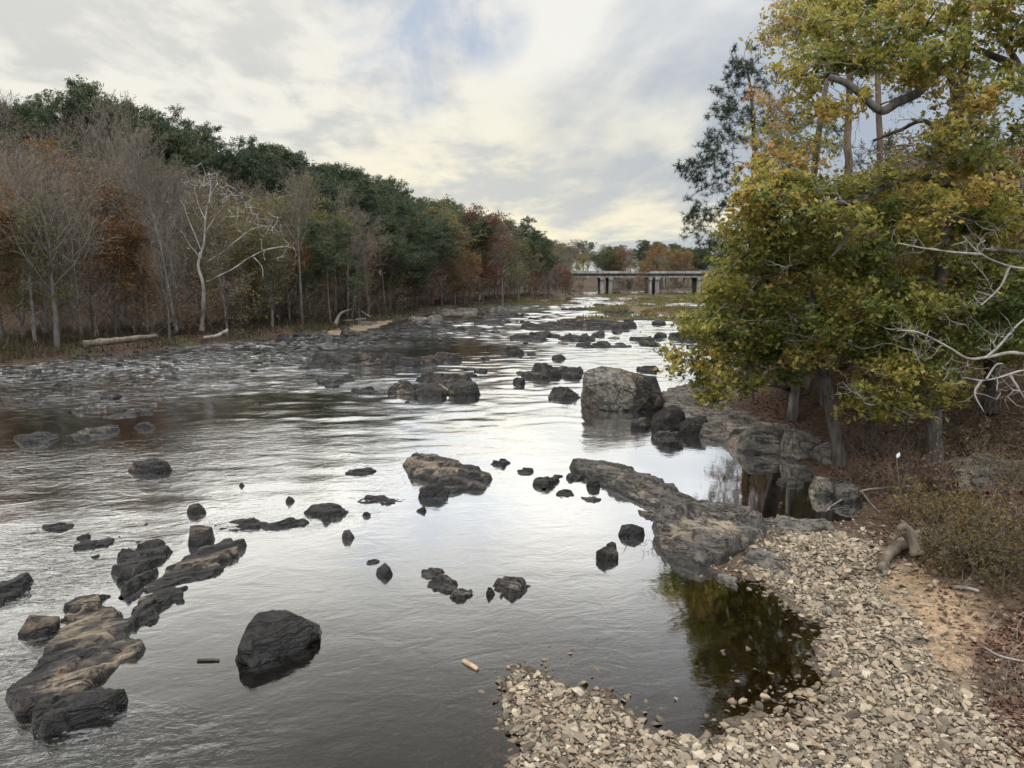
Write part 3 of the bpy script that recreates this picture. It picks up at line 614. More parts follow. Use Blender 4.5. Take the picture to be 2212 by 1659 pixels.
# centre slab and chain
pxslab('rock_slab', [(870, 1000), (895, 982), (935, 980), (965, 998), (1010, 1006), (1060, 1014), (1074, 1030), (1040, 1054), (985, 1062), (925, 1076), (912, 1050), (925, 1036), (888, 1026)], .08, .28, -24, 31, 'rock_tan', 'long dark and tan slab in the middle of the river, thicker at its upper left end', res=170, block=.5, tilt=(-.6, .2), base=.12)
boulder('boulder', *G(935, 1070)[:2], 0, (.9, .7, .36), .2, 32, 'rock_dark', 'dark block at the near corner of the middle slab')
rocks = [
 # kind x0 x1 y0 y1 mat label
 ('f', 746, 796, 1008, 1028, 'rock_dark', 'small flat islet of rock left of the middle slab'),
 ('f', 1061, 1104, 984, 1007, 'rock_dark', 'thin dark rock at the upper right end of the middle slab'),
 ('f', 1118, 1148, 1008, 1027, 'rock_dark', 'little rock between the middle slab and the ridge of chained rocks'),
 ('f', 1153, 1222, 1012, 1052, 'rock_dark', 'jagged dark rock in the gap between the middle slab and the long ledge'),
 ('f', 1222, 1262, 1017, 1040, 'rock_dark', 'ragged low rock touching the tip of the long ledge'),
 ('b', 1266, 1300, 1028, 1056, 'rock_dark', 'dark stone leaning against the side of the long ledge'),
 ('f', 1205, 1245, 1056, 1074, 'rock_dark', 'thin sliver of rock in the water below the ledge tip'),
 ('f', 1258, 1294, 1069, 1084, 'rock_grey', 'pale sliver of rock beside the long ledge'),
 ('f', 768, 872, 1064, 1090, 'rock_dark', 'low black reef trailing left from the middle slab'),
 ('f', 648, 732, 1082, 1120, 'rock_dark', 'rugged black rock in the middle of the left chain'),
 ('b', 688, 712, 1108, 1127, 'rock_dark', 'small black stone touching the rugged rock of the left chain'),
 ('b', 612, 637, 1069, 1087, 'rock_dark', 'small triangular rock above the left chain'),
 ('f', 560, 652, 1112, 1142, 'rock_dark', 'knobbly right half of the low black reef'),
 ('f', 455, 572, 1118, 1148, 'rock_dark', 'smoother left half of the low black reef'),
 ('b', 895, 926, 1092, 1107, 'rock_dark', 'single black stone right below the middle slab'),
 ('b', 780, 802, 1104, 1116, 'rock_dark', 'tiny dark stone between the chain and the middle slab'),
 ('b', 735, 767, 1140, 1166, 'rock_grey', 'grey pointed stone alone in the smooth water'),
 ('b', 802, 852, 1212, 1246, 'rock_dark', 'dark humped stone with a small companion in the smooth water'),
 ('f', 790, 812, 1206, 1220, 'rock_dark', 'small companion stone beside the dark humped stone'),
 ('f', 908, 952, 1220, 1246, 'rock_grey', 'pale submerged looking stone at the head of the three piece chain'),
 ('f', 925, 985, 1238, 1280, 'rock_tan', 'tan layered stone in the middle of the three piece chain'),
 ('f', 972, 1022, 1264, 1300, 'rock_tan', 'grey and tan stone at the lower end of the three piece chain'),
 ('b', 1046, 1070, 1264, 1288, 'rock_dark', 'small black cube shaped stone beside the tilted streaked stone'),
 ('f', 1066, 1142, 1234, 1290, 'rock_grey', 'tilted pale streaked stone with a pointed right end'),
 ('b', 1287, 1340, 1172, 1212, 'rock_dark', 'black stone shaped like a crouching seal near the ledge'),
 ('b', 1310, 1334, 1166, 1190, 'rock_dark', 'rounded black stone leaning on the seal shaped stone'),
 ('b', 1330, 1402, 1126, 1161, 'rock_dark', 'dark grey wide stone at the corner of the massive ledge'),
 ('f', 1386, 1445, 1098, 1124, 'rock_grey', 'square ended slab poking out from behind the massive ledge'),
 ('b', 398, 442, 1084, 1112, 'rock_dark', 'dark stone above the low black reef'),
 ('f', 84, 140, 1128, 1148, 'rock_dark', 'low dark rock in the white water at the left'),
 ('f', 150, 196, 1160, 1190, 'rock_dark', 'left half of the dark pair of rocks in the left white water'),
 ('f', 188, 226, 1158, 1184, 'rock_dark', 'right half of the dark pair of rocks in the left white water'),
 ('b', 266, 372, 984, 1024, 'rock_dark', 'isolated black rock in the dark water at left'),
 ('b', 510, 530, 1040, 1052, 'rock_dark', 'tiny rock left of the flat islet'),
 ('b', 284, 332, 908, 926, 'rock_dark', 'small dark rock in the dark reach at left'),
 ('f', -10, 90, 922, 964, 'rock_dark', 'broad grey rock at the left edge of the photo'),
 ('f', 108, 242, 912, 950, 'rock_grey', 'low pale rock awash right of the broad left edge rock'),
 ('f', 218, 300, 876, 902, 'rock_grey', 'pale rock awash in the upper left riffle'),
 ('f', 140, 200, 870, 892, 'rock_grey', 'small pale ledge awash in the upper left riffle'),
 # middle distance
 ('f', 1108, 1215, 772, 820, 'rock_dark', 'high flat topped dark rock with grass on it in mid river'),
 ('f', 1190, 1262, 786, 812, 'rock_dark', 'low tail of rock right of the flat topped rock'),
 ('b', 1216, 1262, 800, 818, 'rock_dark', 'smooth dark stone beside the low tail of rock'),
 ('b', 1106, 1136, 812, 832, 'rock_dark', 'small black stone in front of the flat topped rock'),
 ('f', 1174, 1268, 832, 866, 'rock_dark', 'flat black rock at the left foot of the giant boulder'),
 ('f', 816, 960, 808, 858, 'rock_tan', 'broad brown outcrop of blocks in mid river'),
 ('f', 900, 1016, 796, 830, 'rock_tan', 'upper tail of the broad brown outcrop'),
 ('b', 888, 968, 822, 861, 'rock_dark', 'dark rounded stone at the front of the broad brown outcrop'),
 ('b', 958, 1040, 816, 858, 'rock_dark', 'dark wedge at the right end of the broad brown outcrop'),
 ('f', 640, 800, 752, 802, 'rock_dark', 'wide black reef in the left middle distance'),
 ('f', 795, 905, 752, 796, 'rock_dark', 'tall jagged black reef in the left middle distance'),
 ('f', 870, 980, 758, 790, 'rock_dark', 'low black reef tapering to the right in the middle distance'),
 ('f', 660, 768, 804, 832, 'rock_dark', 'low black rock below the wide black reef'),
 ('f', 748, 816, 834, 852, 'rock_dark', 'flat wet rock left of the broad brown outcrop'),
 ('f', 1384, 1438, 786, 806, 'rock_dark', 'dark flat rock behind the giant boulder'),
 ('b', 1190, 1226, 763, 778, 'rock_dark', 'pale edged stone in the bright water above the flat topped rock'),
 ('b', 1138, 1162, 758, 767, 'rock_dark', 'tiny rock in the bright water left of the pale edged stone'),
 ('f', 1248, 1300, 738, 751, 'rock_dark', 'left end of the thin row of rocks in the bright water'),
 ('f', 1292, 1372, 732, 752, 'rock_dark', 'right end of the thin row of rocks in the bright water'),
 ('b', 1428, 1443, 746, 756, 'rock_dark', 'single small stone in the bright water by the oak leaves'),
 ('f', 1360, 1420, 720, 738, 'rock_dark', 'dark rock in the right rapids'),
 ('f', 1384, 1430, 734, 748, 'rock_dark', 'low rock below the dark rock in the right rapids'),
 ('b', 1412, 1446, 714, 731, 'rock_dark', 'pointed rock in the right rapids'),
 ('f', 1208, 1296, 716, 738, 'rock_dark', 'jagged pair of rocks below the long rocky island'),
 ('b', 1276, 1310, 712, 728, 'rock_dark', 'peaked rock below the long rocky island'),
 ('b', 1320, 1348, 708, 721, 'rock_dark', 'small peaked rock right of the long rocky island'),
 ('f', 1134, 1270, 688, 714, 'rock_dark', 'left half of the long rocky island'),
 ('f', 1196, 1260, 677, 700, 'rock_dark', 'hump on top of the long rocky island'),
 ('f', 1250, 1400, 684, 711, 'rock_dark', 'right half of the long rocky island'),
 ('b', 1152, 1200, 712, 727, 'rock_dark', 'dark stone under the left end of the long island'),
 ('f', 1104, 1180, 720, 738, 'rock_dark', 'brownish flat reef left of the peaked rocks'),
 ('f', 1080, 1134, 742, 768, 'rock_dark', 'brown reef at the left side of the bright water'),
 ('f', 1450, 1500, 702, 734, 'rock_dark', 'tall rocks against the right bank'),
 ('f', 1490, 1545, 700, 738, 'rock_dark', 'rocks half hidden by oak leaves at the right bank'),
 ('b', 1410, 1442, 688, 702, 'rock_dark', 'dark rock below the green islands'),
 ('f', 1350, 1462, 684, 694, 'rock_dark', 'long dark reef at the edge of the green islands'),
 ('f', 1304, 1372, 664, 682, 'rock_dark', 'dark reef above the long rocky island'),
 ('f', 1224, 1282, 661, 670, 'rock_dark', 'small far reef in the bright water'),
 ('f', 1008, 1096, 690, 704, 'rock_dark', 'far reef left of the long rocky island'),
 ('f', 1032, 1112, 673, 686, 'rock_dark', 'dark far reef near the left bank'),
 ('f', 1140, 1162, 683, 690, 'rock_dark', 'tiny far rock in the bright water'),
 ('f', 920, 1036, 660, 682, 'rock_pale', 'pale rocks lining the far left bank'),
 ('f', 838, 900, 690, 710, 'rock_dark', 'dark rocks along the left bank'),
 ('f', 760, 812, 684, 706, 'rock_pale', 'pale rock pile beside the tan sand of the left bank'),
 ('f', 880, 950, 672, 694, 'rock_pale', 'grey rocks in front of the far left bank'),
]
BIGNEAR = 900
for i, (k, x0, x1, y0, y1, mt, lab) in enumerate(rocks):
    near = y1 > BIGNEAR
    if k == 'f': frock(x0, x1, y0, y1, 100+i, mt, lab, hf=.27 if near else .46, res=100 if near else 76, strike=(40 if x0 < 700 else -28 if x0 < 1300 else -35), group='rocks standing in the river')
    else: brock(x0, x1, y0, y1, 100+i, mt, lab, hf=.75, group='rocks standing in the river', sub=5 if near else 4, rough=.03)
# giant boulder and its neighbours at the right bank
g = G(1328, 890)
hull_rock('boulder', [(1254, 874, None), (1280, 886, None), (1340, 892, None), (1392, 889, None), (1396, 862, .7), (1374, 840, .55), (1318, 824, .6), (1266, 832, .9), (1262, 802, 1.3), (1300, 790, 1.6), (1345, 797, 1.5), (1388, 815, 1.6)], 41, 'rock_boulder',
          'giant blocky grey boulder with a rough brown top at the head of the right bank', [(0, (.2, 2.0, 0)), (3, (.3, 2.2, 0)), (9, (.1, 1.0, -.2)), (10, (.3, 1.0, -.2)), (11, (.2, 1.2, -.3))], .022, 5)
g = G(1395, 893)
boulder('boulder', g[0]+.1, g[1]+1.6, 0, (2.1, 2.4, 1.65), -.2, 42, 'rock_dark', 'dark boulder pressed against the right side of the giant boulder', sub=5)
brock(1412, 1492, 868, 936, 43, 'rock_dark', 'dark round shouldered boulder at the pool entrance', hf=.85, sub=5)
brock(1362, 1418, 896, 928, 44, 'rock_dark', 'low wedge stone in the water before the round shouldered boulder', hf=.7)
brock(1468, 1545, 892, 942, 45, 'rock_dark', 'dark boulder between the pool and the layered bank rocks', hf=.8)
frock(1420, 1482, 930, 945, 46, 'rock_grey', 'pale flat stone at the waterline of the round shouldered boulder')
brock(1380, 1440, 836, 880, 47, 'rock_dark', 'rough dark block behind the giant boulder', hf=.8)
pxslab('rock_ledge', [(1430, 915), (1500, 925), (1570, 955), (1640, 968), (1700, 975), (1760, 950), (1720, 900), (1640, 850), (1560, 828), (1470, 838), (1420, 855)], .2, .50, -25, 51, 'rock_pale', 'broad layered pale rock shelf of the right bank under the oak leaves', cat='rock ledge', res=150, block=.7)
brock(1568, 1625, 922, 962, 52, 'rock_grey', 'square grey stone at the left end of the pool rim', hf=.8, sub=5)
brock(1600, 1720, 905, 982, 53, 'rock_pale', 'pale overhanging rock with a black undercut at the pool rim', hf=.75, sub=5)
brock(1690, 1800, 915, 998, 54, 'rock_pale', 'jagged pale rock between the undercut rock and the leaning trunk', hf=.75, sub=5)
brock(1770, 1850, 930, 1010, 55, 'rock_pale', 'pale rock at the foot of the leaning trunk', hf=.6, sub=5)
brock(1750, 1822, 1020, 1075, 56, 'rock_pale', 'smooth pale rock leaning into the near end of the pool', hf=.7, sub=5)
pxslab('rock_ledge', [(2045, 1000), (2100, 978), (2180, 990), (2260, 1005), (2260, 1022), (2160, 1022), (2080, 1018)], .9, .14, -10, 59, 'rock_pale', 'pale smooth rock shelf showing through the brush right of the thick trunk', cat='rock ledge', res=80, block=.5, z0=.85)
brock(1815, 1872, 1032, 1090, 57, 'rock_grey', 'grey rock on the mud at the near end of the pool', hf=.7, sub=5)
frock(1690, 1745, 1030, 1052, 58, 'rock_pale', 'white flat stone awash in the dark pool', hf=.3)
pxslab('rock_ledge', [(1233, 1000), (1262, 994), (1330, 1008), (1400, 1028), (1440, 1048), (1500, 1075), (1560, 1092), (1520, 1104), (1450, 1098), (1390, 1078), (1330, 1046), (1270, 1024), (1236, 1010)], .15, .34, -30, 61, 'rock_grey', 'long narrow rock ledge reaching from the right bank into the river', cat='rock ledge', res=190, block=.38, bx=3.2)
pxslab('rock_ledge', [(1398, 1150), (1405, 1118), (1440, 1098), (1500, 1090), (1570, 1094), (1640, 1108), (1662, 1130), (1640, 1160), (1600, 1185), (1560, 1200), (1500, 1204), (1440, 1188)], .25, .52, -28, 62, 'rock_grey', 'massive weathered rock ledge at the corner of the gravel bar', cat='rock ledge', res=190, block=.55, bx=3)
pxslab('rock_ledge', [(1600, 1200), (1612, 1180), (1660, 1196), (1705, 1212), (1716, 1230), (1690, 1236), (1640, 1216)], .2, .36, -28, 63, 'rock_pale', 'pale bar of rock lying on the gravel by the massive ledge', cat='rock ledge', res=80, block=.3)
pxslab('rock_ledge', [(1640, 1122), (1700, 1118), (1780, 1128), (1830, 1138), (1780, 1148), (1700, 1150), (1655, 1142)], .15, .28, -12, 64, 'rock_pale', 'thin pale rock shelf between the dark pool and the gravel', cat='rock ledge', res=110, block=.25)
pxslab('rock_slab', [(1536, 1238), (1560, 1232), (1596, 1252), (1590, 1264), (1562, 1258)], .03, .10, -30, 65, 'rock_pale', 'flat pale stone at the head of the dark reflecting pool', res=40, block=.5)
# low dark stones of the left rapids
rng = np.random.default_rng(7)
rap = [('in the dark riffle along the left bank', (0, 600, 745, 815), 24), ('in the upper left riffle below the bank', (0, 640, 815, 880), 14),
       ('in the fast water between the black reefs and the left bank', (560, 1000, 708, 752), 34), ('scattered in the far bright rapids', (1000, 1480, 655, 745), 44),
       ('in the white water between the black reefs and the brown outcrop', (560, 1090, 770, 870), 26), ('awash in the lower left white water', (0, 330, 1130, 1300), 12), ('along the edge of the left bank', (0, 900, 690, 790), 24)]
for lab, (x0, x1, y0, y1), n in rap:
    for i in range(n):
        for _ in range(30):
            px, py = rng.uniform(x0, x1), rng.uniform(y0, y1); g = G(px, py); s = poly_sd(g[None, :2], RIVER)[0]
            if (s > .6 and 'edge' not in lab) or ('edge' in lab and -1.2 < s < 1.0): break
        else: continue
        k = FPX/g[1]; w = min(rng.lognormal(3.0, .5)*(.6 if y0 > 1000 else 1)/k, 3.2); pale = rng.random() < (.28 if 'edge' in lab else .05)
        boulder('river_stone', g[0], g[1], 0, (w, w*rng.uniform(.5, .9), min(w*rng.uniform(.14, .34), .6)), rng.uniform(-.6, .6), 500+i*7+n, 'rock_pale' if pale else 'rock_dark',
                ('pale' if pale else 'dark')+' low stone '+lab, 'stone', 'low stones of the rapids', sub=3, sink=.2, rough=.05)
# ------------------------------------------------------------------ generic trees
def grow(rng, p, d, L, R, lev, cf, out):
    ns = cf['seg'][lev]; pts = [p]; rad = [R]; d = nrm(d)
    for i in range(ns):
        d = nrm(d + rng.normal(0, cf['wob'][lev], 3) + np.array([0, 0, cf['up'][lev]])); p = p + d*L/ns
        pts.append(p); rad.append(max(R*(1-(i+1)/ns*cf['tap'][lev]), cf['rmin']))
    out['paths'].append((lev, np.array(pts), np.array(rad)))
    if lev == cf['max']:
        out['ends'].append((pts[-1], d)); out['ends'].append((pts[len(pts)//2], d)); return
    n = cf['n'][lev]; az = rng.uniform(0, 6.28)
    for k in range(n):
        t = cf['t0'][lev] + (1-cf['t0'][lev])*(k+rng.uniform(.1, .9))/n; f = t*ns; i = min(int(f), ns-1); q = pts[i]+(pts[i+1]-pts[i])*(f-i)
        dd = nrm(pts[i+1]-pts[i]); az += 2.4+rng.normal(0, .35); a = nrm(np.cross(dd, [.3, .2, 1.]) + 1e-4); b = np.cross(dd, a)
        an = math.radians(cf['ang'][lev]*rng.uniform(.7, 1.25)); side = math.cos(az)*a+math.sin(az)*b
        shape = cf['shape'](t) if lev == 0 else (1.1-.55*t)
        grow(rng, q, dd*math.cos(an)+side*math.sin(an), L*cf['lr'][lev]*shape*rng.uniform(.75, 1.2), np.interp(f, range(ns+1), rad)*cf['rr'][lev], lev+1, cf, out)
def tree_meshes(seed, cf, H, R, kind, leaf=None, trunk_mat='bark_grey', twig_mat='twig', lean=.03):
    rng = np.random.default_rng(seed); out = {'paths': [], 'ends': []}
    grow(rng, np.array([0, 0, -.3]), np.array([rng.normal(0, lean), rng.normal(0, lean), 1]), H, R, 0, cf, out)
    tr, cr = MB(), MB(); P0, P1, r0, r1 = [], [], [], []
    for lev, p, r in out['paths']:
        if lev <= cf.get('tl', 1): add_tube(tr, p, r, 7 if lev == 0 else 5, seed, .1)
        else:
            P0 += list(p[:-1]); P1 += list(p[1:]); r0 += list(r[:-1]); r1 += list(r[1:])
    meshes = []
    if leaf:
        mat, per, size, spread, asp, fl = leaf; E = np.array([e[0] for e in out['ends']])
        Cn = np.repeat(E, per, 0); Cn = Cn + rng.normal(0, spread, Cn.shape)*np.array([1, 1, .6])
        tone = np.clip(np.repeat(rng.uniform(.15, .85, len(E)), per)+rng.normal(0, .15, len(Cn)), 0, 1)
        leaves(cr, Cn, size, rng, tone, fl, asp); cm = cr.mesh('crown', M[mat])
        V, F = sticks(P0, P1, r0, r1); tr.add(V, F)
    else:
        V, F = sticks(P0, P1, r0, r1); cr.add(V, F); cm = cr.mesh('crown', M[twig_mat])
    return tr.mesh('trunk', M[trunk_mat]), cm, H
B0 = dict(seg=[10, 6, 4, 3], wob=[.05, .11, .16, .2], up=[.02, .11, .07, .03], tap=[.88, .85, .85, .7], rmin=.016, max=3, n=[19, 9, 6], t0=[.32, .2, .15], ang=[46, 42, 40], lr=[.45, .48, .5], rr=[.5, .55, .6], shape=lambda t: 1.25-.75*t)
def cfg(**k): d = dict(B0); d.update(k); return d
ROUND = lambda t: .55+1.1*math.sin(PI*min(1, max(0, (t-.1)/.95)))**.8*.6
PROTO = {}
PROTO['bare_tree'] = [tree_meshes(11+i, cfg(t0=[t, .2, .15]), 17, .24, 'bare') for i, t in enumerate((.30, .42, .36, .5))]
PROTO['russet_tree'] = [tree_meshes(21+i, cfg(), 17, .22, 'bare', ('brown', 3, .15, .25, .6, .3), twig_mat='twig_red') for i in range(2)] + [tree_meshes(24, cfg(), 17, .22, 'bare', None, twig_mat='twig_red')]
LF = cfg(n=[15, 7, 4], t0=[.2, .2, .1], shape=ROUND, lr=[.36, .48, .5])
PROTO['rust_tree'] = [tree_meshes(31+i, LF, 12, .18, 'leafy', ('rust', 9, .23, .30, .6, .5)) for i in range(2)]
PROTO['red_tree'] = [tree_meshes(35, LF, 12, .18, 'leafy', ('red', 9, .23, .30, .6, .5))]
PROTO['olive_tree'] = [tree_meshes(41+i, LF, 12, .18, 'leafy', ('olive', 9, .22, .30, .5, .5)) for i in range(3)]
PROTO['brown_tree'] = [tree_meshes(51+i, LF, 13, .18, 'leafy', ('brown', 6, .20, .32, .5, .4)) for i in range(2)]
PN = dict(seg=[12, 5, 3, 2], wob=[.025, .10, .15, .2], up=[.02, .05, .10, .1], tap=[.85, .8, .8, .6], rmin=.016, max=2, n=[38, 8], t0=[.42, .25], ang=[72, 45], lr=[.27, .42], rr=[.32, .5], shape=lambda t: .45+1.25*math.sin(PI*min(1, max(.0, 1.08-t)))**.7*.85, tl=1)
PROTO['pine_tree'] = [tree_meshes(61+i, dict(PN, t0=[t, .3]), 18, .22, 'pine', ('pine', 34, .46, .30, .22, .2), 'bark_pine') for i, t in enumerate((.40, .28, .5))]
SH = dict(seg=[4, 4, 3], wob=[.15, .2, .25], up=[.05, .08, .05], tap=[.6, .8, .8], rmin=.009, max=2, n=[12, 6], t0=[.05, .15], ang=[48, 45], lr=[.8, .5], rr=[.6, .6], shape=lambda t: 1.0, tl=0)
PROTO['thicket'] = [tree_meshes(71+i, SH, 3.0, .05, 'bare', None, 'twig', 'twig_brown') for i in range(2)] + [tree_meshes(73, SH, 3.0, .05, 'leafy', ('brown', 8, .13, .25, .5, .4), 'twig_brown')]
PROTO['green_bush'] = [tree_meshes(75, SH, 3.0, .05, 'leafy', ('bush', 16, .16, .25, .5, .4), 'twig_brown')]
_first = {}
def plant(kind, var, x, y, z, H, rot, label, cat, group=None, wide=1.0):
    tm, cm, h0 = PROTO[kind][var]; root = empty(kind, (x, y, z))
    link('trunk', tm, root); link('crown', cm, root)
    s = H/h0; root.scale = (s*wide, s*wide, s); root.rotation_euler = (0, 0, rot); tag(root, label, cat, group); return root
# ------------------------------------------------------------------ left bank and hillside forest
def kind_at(px, py, crest, rng):
    u = rng.random()
    if px > 1235: return ['brown_tree', 'pine_tree', 'russet_tree', 'olive_tree', 'rust_tree'][min(4, int(u*5))]
    if crest and 60 < px < 1180: return 'pine_tree' if u < .86 else 'bare_tree'
    if px < 250:
        if py < 300: return 'pine_tree' if u < .5 else 'bare_tree'
        if py < 430: return 'russet_tree' if u < .6 else 'bare_tree'
        return 'rust_tree' if u < .42 else 'bare_tree' if u < .66 else 'russet_tree' if u < .86 else 'brown_tree'
    if px < 420 and px > 250 and py < 330: return 'pine_tree' if u < .75 else 'bare_tree'
    if px < 420: return 'bare_tree' if u < .38 else 'pine_tree' if (u < .62 and py < 430) else 'brown_tree' if u < .68 else 'olive_tree' if u < .86 else 'russet_tree'
    if px < 700: return ('pine_tree' if u < .85 else 'bare_tree') if py < 440 else ('olive_tree' if u < .46 else 'bare_tree' if u < .62 else 'brown_tree' if u < .85 else 'rust_tree')
    if px < 900: return 'pine_tree' if u < .55 else 'bare_tree' if u < .75 else 'brown_tree' if u < .9 else 'rust_tree'
    if px < 1050: return 'pine_tree' if u < .3 else 'olive_tree' if u < .5 else 'red_tree' if u < .65 else 'rust_tree' if u < .8 else 'brown_tree'
    return 'russet_tree' if u < .3 else 'brown_tree' if u < .6 else 'red_tree' if u < .72 else 'olive_tree' if u < .85 else 'bare_tree'
SKY = np.array([(-200, 200), (0, 205), (75, 215), (130, 230), (200, 225), (290, 228), (380, 282), (480, 312), (590, 352), (700, 386), (800, 402), (900, 432), (1000, 466), (1100, 496), (1170, 536), (1240, 550), (2300, 550)])
def top_limit(x, y, z):                              # tree height that reaches the hill's surveyed skyline
    px, _ = proj(np.array([x, y, z+10.0])); t = W(px, np.interp(px, SKY[:, 0], SKY[:, 1]), y); return t[2]-z
WORDS = {'bare_tree': 'bare grey leafless tree', 'russet_tree': 'russet brown thinly leaved tree', 'rust_tree': 'rust orange leaved tree', 'red_tree': 'dark red leaved tree', 'olive_tree': 'dull olive green leaved tree', 'brown_tree': 'dull brown leaved tree', 'pine_tree': 'dark green pine'}
def where(px, s, crest):
    side = 'at the far left' if px < 200 else 'left of the white sycamore' if px < 380 else 'around the white sycamore' if px < 560 else 'behind the round olive tree' if px < 760 else 'among the tall pines' if px < 930 else 'past the tall pines' if px < 1090 else 'near the bridge'
    band = 'on the skyline of the hill ' if crest else 'on the river bank ' if s < 14 else 'on the middle slope ' if s < 50 else 'on the upper slope '
    return band + side
rng = np.random.default_rng(42); placed = []
cand = []
for _ in range(16000):
    y = rng.uniform(38, 300); bx = np.interp(y, LB[:, 1], LB[:, 0]); s = 1.5 + 150*rng.random()**1.6
    x = bx - s
    if abs(math.degrees(math.atan2(x, y))) > 38: continue
    cand.append((x, y))
for y in np.arange(290, 420, 4.0):
    cand.append((np.interp(y, LB[:, 1], LB[:, 0])-rng.uniform(2, 10), y))
cand = np.array(cand); sL = poly_d(cand, LB); zz = terrain(cand[:, 0], cand[:, 1]); nforest = 0
for (x, y), s, z in zip(cand, sL, zz):
    if z < .3: continue
    dist = math.hypot(x, y); gap = 2.5 + .020*dist + (.8 if s > 40 else 0)
    if any((x-a)**2+(y-b)**2 < gap*gap for a, b in placed): continue
    if nforest >= 460: break
    Rr = np.interp(y, [30, 120, 170, 215, 262, 330], [125, 112, 92, 62, 45, 60]); crest = s > Rr*.56
    px, py = proj(np.array([x, y, z+9.0])); k = kind_at(px, py, crest, rng)
    if px < -120 or s > Rr*1.25 or px > 1232: continue
    H = {'pine_tree': 19, 'bare_tree': 17, 'russet_tree': 16, 'rust_tree': 11, 'red_tree': 11, 'olive_tree': 11, 'brown_tree': 13}[k]*rng.uniform(.75, 1.15)
    if s < 5: H *= .7
    lim = top_limit(x, y, z)
    if crest and lim < 26 and lim > 7 and px < 1200: H = lim*rng.uniform(.86, 1.03) if k == 'pine_tree' else lim*rng.uniform(.7, .93)
    elif px < 1200: H = min(H, lim*(rng.uniform(.75, .96) if k == 'pine_tree' else rng.uniform(.6, .85)))
    if H < 5: continue
    plant(k, rng.integers(len(PROTO[k])), x, y, z, H, rng.uniform(0, 6.28), WORDS[k]+' '+where(px, s, crest), 'tree', 'forest trees of the left hill', rng.uniform(.9, 1.15)); placed.append((x, y)); nforest += 1
def base_on(px, py, z=.8):
    g = G(px, py, z); return g[0], g[1], float(terrain(g[0], g[1]))
for px, py, H, k, v, lab, wd in [
    (228, 692, 24, 'bare_tree', 3, 'tallest straight grey trunk rising left of the white sycamore', .8), (300, 712, 17, 'bare_tree', 1, 'slender grey tree at the water between the tall trunk and the sycamore', .8),
    (8, 742, 13, 'bare_tree', 0, 'pale bare tree leaning at the left edge of the photo', .9), (112, 700, 14, 'rust_tree', 0, 'large bright orange leaved tree at the far left bank', 1.1), (60, 705, 11, 'rust_tree', 1, 'smaller rust orange tree left of the large orange tree', 1.1),
    (668, 690, 13.5, 'olive_tree', 0, 'round wide olive green tree leaning over the left bank', 1.15), (640, 688, 11, 'olive_tree', 1, 'low olive tree beside the round wide olive tree', 1.1),
    (750, 684, 15, 'bare_tree', 2, 'forked pale bare tree on the bank below the tall pines', .7), (845, 672, 12, 'bare_tree', 1, 'thin white trunk at the foot of the tall pines', .5),
    (868, 668, 15.5, 'pine_tree', 1, 'tall pine standing at the water below the hill', 1.1), (790, 672, 16.5, 'pine_tree', 1, 'tallest dark pine behind the forked bare tree', 1.2), (730, 676, 16, 'pine_tree', 0, 'dark pine just right of the round olive tree', 1.1),
    (960, 656, 16, 'olive_tree', 2, 'tall olive tree right of the tall pines', 1.2), (990, 655, 13, 'rust_tree', 1, 'rust coloured tree beside the tall olive tree', 1.2), (1085, 650, 19, 'russet_tree', 0, 'big russet crowned tree on the bank near the bridge', 1.3), (1035, 652, 18, 'red_tree', 0, 'dark red tree between the olive and the russet trees', 1.2),
    (1120, 648, 13, 'olive_tree', 0, 'olive tree at the water in front of the russet crowned tree', 1.2)]:
    x, y, z = base_on(px, py); plant(k, v, x, y, z, min(H, top_limit(x, y, z)*.97), px*.37, lab, 'tree', 'forest trees of the left hill', wd)
for px, py, H, k in [(1105, 560, 20, 'p'), (1135, 565, 20, 'p'), (1160, 572, 20, 'p')]:
    p = W(px, 600, 215); plant('pine_tree', 0, p[0], p[1], float(terrain(p[0], p[1])), min({1105: 21, 1135: 20, 1160: 17}[px], top_limit(p[0], p[1], float(terrain(p[0], p[1])))*{1105: 1.06, 1135: 1.04, 1160: 1.0}[px]), px, {1105: 'open crowned pine left in the skyline trio near the bridge', 1135: 'open crowned pine in the middle of the skyline trio near the bridge', 1160: 'ragged last pine of the skyline trio near the bridge'}[px], 'tree', 'forest trees of the left hill', 1.1)
x, y, z = base_on(562, 704); plant('green_bush', 0, x, y, z, 3.6, 1, 'bright green bush on the left bank below the sycamore', 'bush', None, 1.0)
rng = np.random.default_rng(55); front = [('olive_tree', 7, 10), ('brown_tree', 8, 12), ('rust_tree', 6, 9), ('bare_tree', 11, 17), ('olive_tree', 7, 11), ('rust_tree', 7, 10)]
for i in range(52):
    y = 52 + 150*(i/52)**1.25 + rng.uniform(-2, 2); bx = np.interp(y, LB[:, 1], LB[:, 0]); s_ = rng.uniform(2.5, 14); x = bx-s_; z = float(terrain(x, y)); k, h0, h1 = front[int(rng.integers(6))]
    px, _ = proj(np.array([x, y, z]))
    if z < .3 or px < -80 or 400 < px < 470: continue
    plant(k, int(rng.integers(len(PROTO[k]))), x, y, z, rng.uniform(h0, h1), rng.uniform(0, 6.28), ('low ' if h1 < 10 else '')+WORDS[k]+' fronting the forest '+where(px, s_, False).replace('on the river bank ', ''), 'tree', 'front row trees of the left bank', rng.uniform(.9, 1.2) if k != 'bare_tree' else .75)
n = 0; rng = np.random.default_rng(5)
